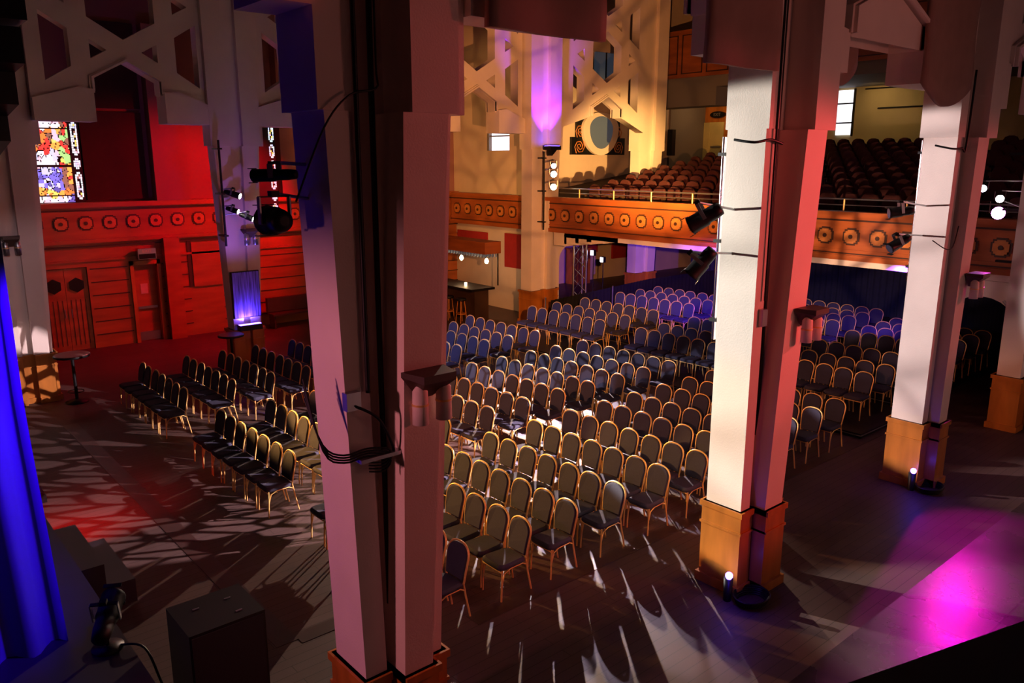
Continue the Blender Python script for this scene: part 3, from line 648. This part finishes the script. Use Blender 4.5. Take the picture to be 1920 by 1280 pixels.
# ------------------------------------------------------------------ risers and chairs
for (u0, u1, v0, v1, z, lab) in ((11.58, 13.95, 1.72, 13.3, .10, 'lowest black seating riser'), (13.95, 15.0, 1.9, 13.3, .18, 'second black seating riser'), (15.0, 20.6, 2.0, 13.3, .25, 'highest black seating riser at the back')):
    t = thing('seating_riser', lab+' under the rear chairs', 'riser', ((u0+u1)/2, (v0+v1)/2, 0))
    B().box(u0, u1, v0, v1, z-.05, z).build('riser_top', M['black'], t)
    B().box(u0, u0+.05, v0, v1, 0, z-.05).box(u0, u1, v0, v0+.05, 0, z-.05).build('riser_edge', M['blackcloth'], t)
    B().box(u0-.012, u0, v0, v1, z-.045, z-.03).box(u0, u1, v0-.012, v0, z-.045, z-.03).build('edge_strip', M['steel'], t)
def make_chair():
    r = thing('banquet_chair', '', 'chair', (0, 0, -50), 'x')
    def rr(x0, x1, hy0, hy1, z, c=.07):
        p = []
        for (cx, cy, a0) in ((x0+c, hy0-c, PI), (x0+c, -hy0+c, PI)): pass
        quad = [(x1-c, hy1-c, 0), (x0+c, hy0-c, PI/2), (x0+c, -hy0+c, PI), (x1-c, -hy1+c, 3*PI/2)]
        for cx, cy, a in quad:
            for k in range(5): t = a+k*PI/8; p.append((cx+c*math.cos(t), cy+c*math.sin(t), z))
        return p
    B().loft([rr(-.215, .195, .19, .175, .405), rr(-.225, .205, .205, .19, .425), rr(-.225, .205, .205, .19, .455), rr(-.20, .18, .18, .165, .478)], True, True).build('seat', M['fabric'], r, off=False)
    def bx(z): t = (z-.45)/.47; return .205+.05*t+.045*t*t
    outl = []
    def hw(z): return .168+.022*min(1, (z-.47)/.25)
    left = [(-hw(z), z) for z in (.475, .54, .61, .68, .75)]
    arc = [(-.19*abs(math.cos(a*PI/12))**.85*(1 if a < 6 else -1), .75+.145*math.sin(a*PI/12)**.9) for a in range(1, 12)]
    outl = left+arc+[(-y, z) for y, z in reversed(left)]
    def ring(dx, ins): return [(bx(z)+dx, y*(1-ins), z-(z-.7)*ins) for y, z in outl]
    B().loft([ring(-.028, .12), ring(-.022, .05), ring(.016, .05), ring(.022, .12)], True, True).build('backrest', M['fabric'], r, off=False)
    fr_ = [(-.165, .44)]+[(y*1.03, z if z < .74 else .74+(z-.74)*1.05) for y, z in outl]+[(.165, .44)]
    B().tube([(bx(z), y, z) for y, z in fr_], .0135, 6).build('back_frame', M['gold'], r, off=False)
    for s in (-1, 1):
        B().tube([(-.185, s*.185, .41), (-.205, s*.19, 0)], .012, 6).build('leg', M['gold'], r, off=False)
        B().tube([(bx(.44), s*.165, .45), (.225, s*.172, .3), (.285, s*.18, 0)], .0125, 6).build('leg', M['gold'], r, off=False)
    b = B()
    for s in (-1, 1): b.tube([(-.195, s*.187, .2), (-.15, s*.187, .36), (-.05, s*.18, .398), (.15, s*.17, .398), (.215, s*.17, .36)], .009, 5)
    b.tube([(-.2, -.187, .39), (-.2, .187, .39)], .009, 5); b.build('seat_frame', M['gold'], r, off=False)
    KIDS[r.name] = list(r.children); return r
ch0 = make_chair(); first = True; nch = 0
CH = [   # block, section, row, u, v of the farthest chair, spacing, chairs in row, those built, riser height
    ('far', 'floor', 1, 1.85, 13.34, 0.44, 7, range(7), 0),
    ('far', 'floor', 2, 2.82, 13.34, 0.44, 7, range(7), 0),
    ('far', 'floor', 3, 3.66, 13.34, 0.44, 7, range(7), 0),
    ('far', 'floor', 4, 4.47, 13.34, 0.44, 7, range(7), 0),
    ('far', 'floor', 5, 5.4, 13.34, 0.44, 7, range(7), 0),
    ('far', 'floor', 6, 6.4, 13.34, 0.44, 7, range(7), 0),
    ('far', 'floor', 7, 7.3, 13.34, 0.44, 7, [0], 0),
    ('far', 'floor', 8, 8.2, 13.0, 0.465, 7, [5, 6], 0),
    ('far', 'floor', 9, 9.07, 13.0, 0.465, 7, [3, 4, 5, 6], 0),
    ('far', 'floor', 10, 9.85, 13.0, 0.465, 7, [1, 2, 3, 4, 5, 6], 0),
    ('far', 'floor', 11, 10.78, 13.0, 0.465, 7, range(7), 0),
    ('middle', 'floor', 1, 1.85, 8.78, 0.455, 7, range(7), 0),
    ('middle', 'floor', 2, 2.8, 8.78, 0.455, 7, range(7), 0),
    ('middle', 'floor', 3, 3.7, 8.78, 0.455, 7, [0, 1, 2], 0),
    ('middle', 'floor', 4, 4.65, 8.55, 0.455, 7, [6], 0),
    ('middle', 'floor', 5, 5.62, 8.55, 0.455, 7, [3, 4, 5, 6], 0),
    ('middle', 'floor', 6, 6.48, 8.55, 0.455, 7, [1, 2, 3, 4, 5, 6], 0),
    ('middle', 'floor', 7, 7.4, 8.55, 0.455, 7, range(7), 0),
    ('middle', 'floor', 8, 8.26, 8.55, 0.455, 7, range(7), 0),
    ('middle', 'floor', 9, 9.15, 8.55, 0.455, 7, range(7), 0),
    ('middle', 'floor', 10, 9.97, 8.55, 0.455, 7, range(7), 0),
    ('middle', 'floor', 11, 10.87, 8.55, 0.455, 7, range(7), 0),
    ('near', 'floor', 1, 2.05, 4.66, 0.455, 7, [0, 1, 5, 6], 0),
    ('near', 'floor', 2, 3.02, 4.66, 0.455, 7, [3, 4, 5, 6], 0),
    ('near', 'floor', 3, 3.84, 4.66, 0.455, 7, range(7), 0),
    ('near', 'floor', 4, 4.76, 4.66, 0.455, 7, range(7), 0),
    ('near', 'floor', 5, 5.74, 4.66, 0.455, 7, range(7), 0),
    ('near', 'floor', 6, 6.64, 4.66, 0.455, 7, range(7), 0),
    ('near', 'floor', 7, 7.5, 4.66, 0.455, 7, range(7), 0),
    ('near', 'floor', 8, 8.34, 4.66, 0.455, 7, [0, 1, 2, 3, 4, 5], 0),
    ('near', 'floor', 9, 9.22, 4.66, 0.455, 7, [0, 1, 2, 3, 6], 0),
    ('near', 'floor', 10, 10.06, 4.66, 0.455, 7, [0, 1, 2, 5, 6], 0),
    ('near', 'floor', 11, 10.9, 4.66, 0.455, 7, [0, 1, 4, 5, 6], 0),
    ('far', 'riser', 1, 12.79, 12.54, 0.464, 7, range(7), 0.1),
    ('far', 'riser', 2, 13.82, 12.54, 0.464, 7, range(7), 0.1),
    ('far', 'riser', 3, 14.73, 12.21, 0.455, 7, range(7), 0.18),
    ('far', 'riser', 4, 16.04, 11.92, 0.448, 7, range(7), 0.25),
    ('far', 'riser', 5, 16.98, 11.92, 0.448, 7, range(7), 0.25),
    ('far', 'riser', 6, 17.9, 11.92, 0.448, 7, range(7), 0.25),
    ('middle', 'riser', 1, 12.8, 8.29, 0.454, 7, range(7), 0.1),
    ('middle', 'riser', 2, 13.74, 8.29, 0.454, 7, [0, 1, 2, 3, 4], 0.1),
    ('middle', 'riser', 3, 14.73, 8.04, 0.446, 7, [0, 1, 2], 0.18),
    ('middle', 'riser', 4, 15.99, 7.82, 0.438, 7, [0, 5, 6], 0.25),
    ('middle', 'riser', 5, 16.89, 7.82, 0.438, 7, [4, 5, 6], 0.25),
    ('middle', 'riser', 6, 17.78, 7.82, 0.438, 7, [3, 4, 5, 6], 0.25),
    ('middle', 'riser', 7, 18.54, 7.82, 0.438, 7, [2, 3, 4, 5, 6], 0.25),
    ('middle', 'riser', 8, 19.39, 7.82, 0.438, 7, [1, 2, 3, 4, 5, 6], 0.25),
    ('near', 'riser', 1, 12.85, 4.53, 0.44, 6, [2, 3, 4, 5], 0.1),
    ('near', 'riser', 2, 13.8, 4.53, 0.44, 6, [1, 2, 3, 4, 5], 0.1),
    ('near', 'riser', 3, 14.7, 4.35, 0.432, 6, range(6), 0.18),
    ('near', 'riser', 4, 15.99, 4.19, 0.424, 6, [0, 1, 2, 3], 0.25),
    ('near', 'riser', 5, 16.86, 4.19, 0.424, 6, [0, 1, 2, 3, 5], 0.25),
    ('near', 'riser', 6, 17.68, 4.19, 0.424, 6, [0, 1, 2, 4, 5], 0.25),
    ('near', 'riser', 7, 18.41, 4.19, 0.424, 6, [0, 1, 4, 5], 0.25),
]
for blk, sec, row, u, v1, sp, n, keep, rise in CH:
    for j in range(n):
        if j not in keep: continue
        jit = random.Random(row*100+j+len(blk)*7+len(sec))
        v = v1-sp*j
        lab = 'navy gold-framed banquet chair, %s %s block, row %s from stage, %s seat from right' % (blk, sec, ORD[row], ORD[n-j])
        loc = (u-.285+jit.uniform(-.012, .012), v+jit.uniform(-.008, .008), rise); rz = jit.uniform(-.03, .03)
        gp = 'banquet chairs in the %s %s block' % (blk, sec)
        if first: ch0.location = loc; ch0.rotation_euler = (0, 0, rz); ch0['label'] = lab; ch0['group'] = gp; first = False
        else: dup(ch0, loc, lab, gp, rz)
        nch += 1

# ------------------------------------------------------------------ round high tables
def high_table(u, v, lab, r=.33):
    t = thing('high_table', lab, 'table', (u, v, 0))
    tp = B().lathe([(r-.01, 1.04), (r, 1.05), (r, 1.09), (r-.01, 1.1)], (u, v, 0), 28).build('table_top', M['tabletop'], t)
    eb = B().lathe([(r+.008, 1.045), (r+.012, 1.05), (r+.012, 1.085), (r+.008, 1.09)], (u, v, 0), 28).build('edge_band', M['black'], t); eb.parent = tp
    B().lathe([(.035, .03), (.035, 1.04)], (u, v, 0), 12).build('column', M['black'], t)
    B().lathe([(.24, 0), (.24, .02), (.06, .06), (.04, .07)], (u, v, 0), 24).build('foot', M['black'], t)
    B().tube([(u+.16*math.cos(a*PI/12), v+.16*math.sin(a*PI/12), .25) for a in range(25)], .01, 5).build('foot_ring', M['black'], t)
high_table(.66, 14.35, 'round high table beside the far left pillar', .36); high_table(4.15, 14.1, 'dark round high table left of the blue panel pillar', .3)
high_table(11.9, .75, 'round high table behind the third near pillar', .34)
o = B().box(7.4, 9.2, 18.9, 19.4, .42, .48).box(7.4, 9.2, 19.3, 19.45, .5, .95).box(7.45, 7.5, 18.95, 19.35, 0, .42).box(9.1, 9.15, 18.95, 19.35, 0, .42).build('bench', M['darkwood'], base=True); tag(o, 'dark bench against the wall left of the nearest pillar', 'bench')

# art panel and uplighter on the far pillar
ap = thing('art_panel', 'bright blue streaked panel on the far pillar', 'panel', (4.74, 14.42, 1.3))
B().box(4.40, 5.08, 14.38, 14.45, 1.42, 2.56).build('panel', M['artwork'], ap); B().box(4.38, 5.10, 14.40, 14.46, 1.40, 2.58).build('frame', M['black'], ap)
up = thing('uplighter', 'small bright uplighter below the blue panel', 'light fitting', (4.74, 14.25, 1.2))
B().box(4.45, 5.03, 14.22, 14.42, 1.10, 1.24).build('housing', M['black'], up); B().box(4.47, 5.01, 14.24, 14.38, 1.24, 1.25).build('lens', M['lensblue'], up)
light('SPOT', 'blue_panel_light', (4.66, 14.28, 1.27), (4.72, 14.42, 2.3), 80, (.30, .18, 1), 150, .6, .03)
light('SPOT', 'blue_panel_spill', (4.74, 14.1, 2.0), (4.74, 14.42, .4), 16, (.12, .04, 1), 60, .6, .03)

# ------------------------------------------------------------------ lanterns, pipes, sconces
def lantern(loc, aim, label, lens='lensdim', length=.42, r=.1, arm=None, group=None):
    d = Vector(aim)-Vector(loc)
    t = thing('stage_lantern', label, 'stage light', loc, group, rot=d.to_track_quat('X', 'Z').to_euler())
    def lx(prof, m, nm, par=None): return B().loft([[(x, rr_*math.cos(2*PI*j/16), rr_*math.sin(2*PI*j/16)) for j in range(16)] for rr_, x in prof], True, True).build(nm, m, par or t, off=False)
    L = length
    hs = lx([(.3*r, -L*.5), (.72*r, -L*.48), (.85*r, -L*.3), (.85*r, -L*.05), (1.0*r, 0), (1.0*r, L*.42), (1.08*r, L*.44), (1.08*r, L*.5)], M['black'], 'housing')
    lx([(.9*r, L*.5), (.92*r, L*.51)], M[lens], 'lens', hs)
    for s in (-1, 1): B().box(-.02, .02, s*r*1.15-.006, s*r*1.15+.006, -.02, r*1.7).build('yoke', M['steel'], t, off=False)
    B().box(-.02, .02, -r*1.15, r*1.15, r*1.65, r*1.75).box(-.03, .03, -.03, .03, r*1.7, r*2.1).build('clamp', M['black'], t, off=False)
    if arm:
        bpy.context.view_layer.update(); q_ = t.matrix_world.inverted() @ Vector(arm); B().tube([(0, 0, r*1.9), q_], .014, 6).build('mounting_arm', M['steel'], t, off=False)
    for s in (-1, 1) if lens == 'lensdim' else ():
        B().box(L*.5, L*.5+r*.5, -r*.8, r*.8, s*r*1.1-.003, s*r*1.1+.003).build('barn_door', M['black'], hs, off=False)
    return t
def pipe(u, v, z0, z1, label, r=.028, m='black', cu=.06, cv=.32):
    t = thing('lighting_pipe', label, 'pipe', (u, v, z0)); B().tube([(u, v, z0), (u, v, z1)], r).build('pipe', M[m], t)
    for z in (z0+.25, (z0+z1)/2, z1-.2): B().box(u-.05, u+cu, v-.05, v+cv, z-.02, z+.02).build('clamp', M['black'], t)
    return t
pipe(4.25, 14.2, 3.25, 5.75, 'black pipe on the blue panel pillar carrying spotlights')
lantern((4.45, 14.1, 4.5), (6.5, 12.0, 3.6), 'upper white spotlight on the blue panel pillar', 'lens', .4, .075, arm=(4.25, 14.2, 4.6))
lantern((4.42, 14.1, 4.12), (6.5, 12.2, 3.2), 'middle white spotlight on the blue panel pillar', 'lens', .3, .065, arm=(4.25, 14.2, 4.2))
lantern((4.72, 14.0, 3.95), (6.8, 12.2, 2.9), 'lowest white spotlight on the blue panel pillar', 'lens', .34, .07, arm=(4.25, 14.2, 4.0))
pipe(14.5, 13.95, 3.1, 5.55, 'dark vertical pipe on the violet far pillar')
for (z, a, lab, ln, r_) in ((5.12, (0, -3, 3.5), 'top bright lamp of three on the violet pillar', 'lens', .085), (4.86, (0, -4, 3.6), 'middle bright lamp of three on the violet pillar', 'lens', .105), (4.46, (-1, -4, 3.6), 'lowest bright lamp of three on the violet pillar', 'lenswarm', .11)):
    lantern((14.80, 13.83, z), (a[0], a[1], a[2]), lab, ln, .3, r_, arm=(14.5, 13.95, z+.1))
fx = thing('pillar_uplight', 'violet uplight fixture facing up the far amber pillar', 'stage light', (14.7, 13.8, 5.6))
B().box(14.5, 14.95, 13.65, 14.0, 5.60, 5.72).prism([(14.62, 5.60), (14.82, 5.60), (14.62, 5.42)], 'y', 13.7, 13.95).build('housing', M['black'], fx); B().box(14.53, 14.92, 13.68, 13.97, 5.72, 5.73).build('lens', M['lensblue'], fx)
pipe(5.13, .72, 3.1, 5.55, 'silver lighting boom on the white lit pillar', .03, 'chrome', .05, .05)
lantern((4.42, .42, 4.66), (3.5, 2.2, 3.4), 'large silver-black lantern on boom of the white lit pillar, upper', 'lensdim', .4, .10, arm=(4.9, .34, 4.72))
lantern((4.40, .42, 4.15), (3.6, 1.7, 2.2), 'large lantern on boom of the white lit pillar, lower', 'lensdim', .38, .095, arm=(4.9, .34, 4.22))
pipe(10.57, .72, 3.3, 5.6, 'silver lighting boom on the third near pillar', .03, 'chrome', .08, .05)
lantern((9.35, .42, 4.52), (7, 3, 4.0), 'upper dark lantern on the third near pillar boom', 'lensdim', .36, .08, arm=(10.06, .34, 4.58))
lantern((9.35, .4, 4.05), (7.4, 1.6, 2.8), 'lower blue glinting lantern on the third near pillar boom', 'lensdim', .36, .08, arm=(10.06, .34, 4.12))
lantern((14.45, .78, 4.28), (0, -4.3, 4.0), 'brilliant magenta lamp at the right edge', 'lensmag', .3, .13, arm=(14.35, .35, 4.4))
lantern((14.5, .8, 4.55), (0, -4.3, 4.4), 'white lamp just above the magenta lamp', 'lens', .26, .08, arm=(14.35, .35, 4.7))
lantern((14.5, 1.12, 4.74), (0, -3.3, 4.5), 'small white lamp left of and above the magenta lamp', 'lampwhite', .26, .075, arm=(14.35, .35, 4.9))
pipe(14.35, .35, 3.1, 5.6, 'dark pipe beside the magenta lamp')
lantern((-.78, 14.2, 4.62), (4, 0, 4.2), 'lamp at the left edge of the far left pillar', 'lens', .35, .09, arm=(-.68, 14.85, 4.8))
lantern((-.68, .38, 5.18), (-1.9, 2.6, 5.1), 'flat dark lantern on left side of nearest pillar, upper', 'lensdim', .36, .045, arm=(-.38, .5, 5.25))
lantern((-.68, .42, 4.86), (-.9, 6, 4.7), 'round black lantern on left side of nearest pillar, lower', 'lensdim', .26, .10, arm=(-.36, .5, 5.0))
def sconce(u, v, z, label):
    t = thing('wall_sconce', label, 'wall light', (u, v, z))
    w_ = .2
    B().loft([[(u-w_, v, z+.12), (u+w_, v, z+.12), (u+w_*.75, v-.24, z+.12), (u-w_*.75, v-.24, z+.12)], [(u-w_, v, z+.08), (u+w_, v, z+.08), (u+w_*.75, v-.24, z+.06), (u-w_*.75, v-.24, z+.06)][:], [(u-.06, v, z-.1), (u+.06, v, z-.1), (u+.05, v-.05, z-.1), (u-.05, v-.05, z-.1)]]).build('bracket', M['darkwood'], t)
    for s in (-1, 1):
        sh = B().lathe([(.02, .04), (.03, .02), (.06, -.02), (.065, -.28), (.05, -.28)], (u+s*.11, v-.12, z), 14).build('lamp_shade', M['plaster' if v < 10 else 'steel'], t)
        bd = B().lathe([(.067, -.13), (.067, -.115)], (u+s*.11, v-.12, z), 14).build('shade_band', M['gold'], t); bd.parent = sh
sconce(.25, -.02, 3.58, 'triangular bracket sconce on the nearest pillar')
sconce(5.62, -.19, 3.46, 'twin cylinder sconce on the white lit pillar')
sconce(10.68, -.19, 3.42, 'twin cylinder sconce on the third near pillar')
sconce(4.95, 14.5, 3.5, 'violet lit twin sconce on the blue panel pillar')
sconce(-.15, 14.8, 3.6, 'faint twin sconce on the far left pillar')
# cables and conduits of the nearest pillar
def cable(pts, r, label, m='black', nm='cable', n=6):
    P_ = [Vector(p) for p in pts]; out = []
    for i in range(len(P_)-1):
        a, b_, c, d = P_[max(i-1, 0)], P_[i], P_[i+1], P_[min(i+2, len(P_)-1)]
        for k in range(6):
            t = k/6; out.append(.5*((2*b_)+(c-a)*t+(2*a-5*b_+4*c-d)*t*t+(3*b_-a-3*c+d)*t**3))
    out.append(P_[-1]); o = B().tube(out, r, n).build(nm, M[m], base=True); tag(o, label, 'cable'); return o
cable([(-.0, .1, 6.8), (-.0, .1, 5.95), (-.03, .06, 5.78), (-.25, .05, 5.72), (-.45, .06, 5.5), (-.62, .2, 5.0)], .008, 'black cable crossing the nearest pillar to its lantern')
cable([(-.3, .1, 3.48), (-.12, .05, 3.35), (.0, .05, 3.1), (.02, .1, 3.0)], .012, 'thin cable from the socket box on the nearest pillar')
cb_ = thing('cable_bundle', 'loops of black cable hanging round the cable tray on the nearest pillar', 'cable', (-.3, .05, 3.0))
for dz in (0, -.05, -.1, -.15):
    P0 = [(-.60, .30, 3.55-dz), (-.56, .12, 3.22+dz*.3), (-.42, .07, 3.12+dz*.4), (-.22, .06, 3.13+dz*.4), (-.03, .05, 3.08+dz*.5), (-.08, .06, 2.99+dz*.5), (-.24, .07, 3.02+dz*.5)]
    q_ = []
    for i_ in range(len(P0)-1):
        A, B0, C0, D0 = [Vector(P0[min(max(i_+d_, 0), len(P0)-1)]) for d_ in (-1, 0, 1, 2)]
        q_ += [.5*((2*B0)+(C0-A)*t+(2*A-5*B0+4*C0-D0)*t*t+(3*B0-A-3*C0+D0)*t**3) for t in (0, .25, .5, .75)]
    B().tube(q_, .008, 6).build('cable_loop', M['black'], cb_)
o = B().box(-.3, .07, .02, .14, 3.03, 3.06).build('cable_tray', M['steel'], base=True); tag(o, 'small metal cable tray on the nearest pillar', 'cable tray')
o = B().box(-.36, -.24, .09, .16, 3.44, 3.58).build('socket_box', M['steel'], base=True); tag(o, 'grey socket box on the nearest pillar', 'socket')
cable([(-.16, .12, 8), (-.16, .12, 3.55)], .018, 'vertical conduit on the nearest pillar, left', 'black', 'conduit'); cable([(.03, .20, 8), (.03, .24, 4), (.04, .25, .1)], .022, 'vertical conduit in the groove of the nearest pillar', 'black', 'conduit')
cable([(5.0, -.04, 8), (5.0, -.04, 3.7)], .014, 'thin conduit on the white lit pillar', 'black', 'conduit'); cable([(5.22, .08, 8), (5.2, .08, .2)], .028, 'dark conduit in the groove of the white lit pillar', 'black', 'conduit')
o = B().box(4.95, 5.05, -.06, .0, 3.4, 3.6).build('socket_box', M['steel'], base=True); tag(o, 'grey socket box on the white lit pillar', 'socket')
cable([(4.56, .2, 5.5), (4.6, -.03, 5.47), (4.85, -.06, 5.5), (5.1, -.06, 5.46)], .016, 'black cable band round the white lit pillar')
cable([(9.75, .2, 5.5), (9.8, -.03, 5.45), (10.1, -.05, 5.46), (10.25, -.05, 5.5), (10.3, -.05, 6.6)], .016, 'black cable band round the third near pillar')
cable([(9.55, 0, 4.1), (9.95, -.12, 3.95), (10.35, -.05, 4.3)], .008, 'thin cable looping across the third near pillar'); cable([(10.45, .08, 8), (10.43, .08, .3)], .022, 'dark conduit in the groove of the third near pillar', 'black', 'conduit')
# small blue floor lamps and cable coils at the pillar feet
for u, v, lab in ((4.66, -.02, 'small blue floor lamp at foot of the white lit pillar'), (9.82, -.0, 'small blue floor lamp at foot of the third near pillar')):
    t = thing('floor_lamp', lab, 'floor light', (u, v, 0)); B().lathe([(.05, 0), (.06, .3), (.02, .3)], (u, v, 0), 10).build('housing', M['black'], t); B().lathe([(.03, .345), (.045, .37), (.045, .40), (.03, .42)], (u-.02, v-.02, -.04), 12).build('lens', M['lensblue'], t)
    light('POINT', 'blue_floor_lamp_light', (u-.2, v-.2, .45), None, 4, (.1, .03, 1), rad=.03)
    o = B()
    for k in range(5): o.tube([(u+.18+(.2+.012*k)*math.cos(a*PI/10), v-.22+(.16+.01*k)*math.sin(a*PI/10), .02+.02*k) for a in range(21)], .014, 5)
    o = o.build('cable_coil', M['black'], base=True); tag(o, 'coiled black cable on floor at foot of the %s' % ('white lit pillar' if u < 6 else 'third near pillar'), 'cable')

# ------------------------------------------------------------------ stage side
t = thing('subwoofer', 'large black loudspeaker cabinet at the bottom left', 'speaker', (-.85, 1.85, 0))
B().box(-1.21, -.51, 1.58, 2.2, .03, 1.18).build('cabinet', M['black'], t)
B().box(-1.19, -.53, 1.57, 1.58, .06, 1.15).build('grille', M['blackcloth'], t)
for (a, c) in ((-1.0, 2.0), (-.7, 2.0), (-.7, 1.72)): B().box(a-.03, a+.03, c-.01, c+.01, 1.18, 1.186).build('fitting', M['steel'], t)
B().box(-1.2, -.52, 1.6, 2.18, 0, .03).build('skid', M['black'], t)
t = thing('stage_steps', 'black wooden steps leading up to the stage deck', 'steps', (-1.15, 5.4, 0))
B().box(-1.53, -1.17, 4.7, 6.1, 0, .6).build('step', M['deck'], t); B().box(-1.17, -.85, 4.7, 6.1, 0, .3).build('step', M['deck'], t)
o = B().prism([(-1.4, .0), (-1.05, .0), (-1.05, .12), (-1.3, .32), (-1.4, .32)], 'y', 8.7, 9.3).build('wedge_monitor', M['black'], base=True); tag(o, 'black wedge monitor on floor beside the blue curtain', 'speaker')
lantern((-1.68, 2.35, 1.2), (-1.0, 3.6, 1.55), 'black stage spotlight above the loudspeaker cabinet', 'lensdim', .55, .1)
o = B().tube([(-1.7, 2.35, .9), (-1.7, 2.35, 1.12)], .02).lathe([(.14, 0), (.14, .02), (.03, .04)], (-1.7, 2.35, .9), 16).build('lamp_stand', M['black'], base=True); tag(o, 'short black stand holding the stage spotlight', 'stand')
cable([(-1.6, 2.3, .92), (-1.45, 2.1, .92), (-1.38, 1.9, .6), (-1.3, 1.8, .35), (-1.2, 1.75, .3)], .012, 'black cable running from the stage to the loudspeaker cabinet')
def blue_curtain():
    b = B(); n = 60; rings = []
    for z in [.9+.4*k for k in range(17)]:
        fl = .09*max(0, (3.2-z)/2.3); ring = []
        for i in range(n):
            t_ = i/(n-1); u = -2.04+fl-3.5*t_; ring.append((u, 2.7+.1*math.sin(t_*58)+.03*math.sin(t_*23+z*.4), z))
        rings.append(ring+[(p[0], p[1]+.02, p[2]) for p in reversed(ring)])
    b.loft(rings, True, True); o = b.build('stage_curtain', M['bluecloth'], base=True); tag(o, 'blue lit stage curtain down the left edge', 'curtain')
blue_curtain()
la = thing('line_array', 'curved hanging black loudspeaker array at the top left corner', 'speaker', (-1.6, 4.2, 5.4))
for k in range(9):
    z = 8.3-.33*k; t_ = max(0, (6.7-z)/1.2); v = 3.44+1.9*t_**1.5; dz = .26*t_
    B().prism([(v, z-.16-dz*.1), (v+1.1, z-.16-dz), (v+1.1, z+.15-dz), (v, z+.15)], 'x', -2.3, -1.5).build('array_box', M['black'], la)
# gallery front by the camera
t = thing('gallery_front', 'black gallery parapet crossing the bottom right corner', 'parapet', (-1.0, -5.2, 3.4))
import mathutils
b = B(); A_ = Vector((-3.6, -4.16)); C_ = Vector((3.0, -6.1)); N_ = Vector((-.28, -.96))
b.loft([[(A_.x, A_.y, z), (C_.x, C_.y, z), (C_.x+N_.x*.25, C_.y+N_.y*.25, z), (A_.x+N_.x*.25, A_.y+N_.y*.25, z)] for z in (3.3, 4.45)]).build('parapet', M['black'], t)
b = B(); b.loft([[(A_.x-N_.x*.04, A_.y-N_.y*.04, z), (C_.x-N_.x*.04, C_.y-N_.y*.04, z), (C_.x+N_.x*.3, C_.y+N_.y*.3, z), (A_.x+N_.x*.3, A_.y+N_.y*.3, z)] for z in (4.45, 4.5)]).build('handrail', M['black'], t)
print('chairs', nch, 'balcony seats', bseats, 'objects', len(bpy.data.objects))
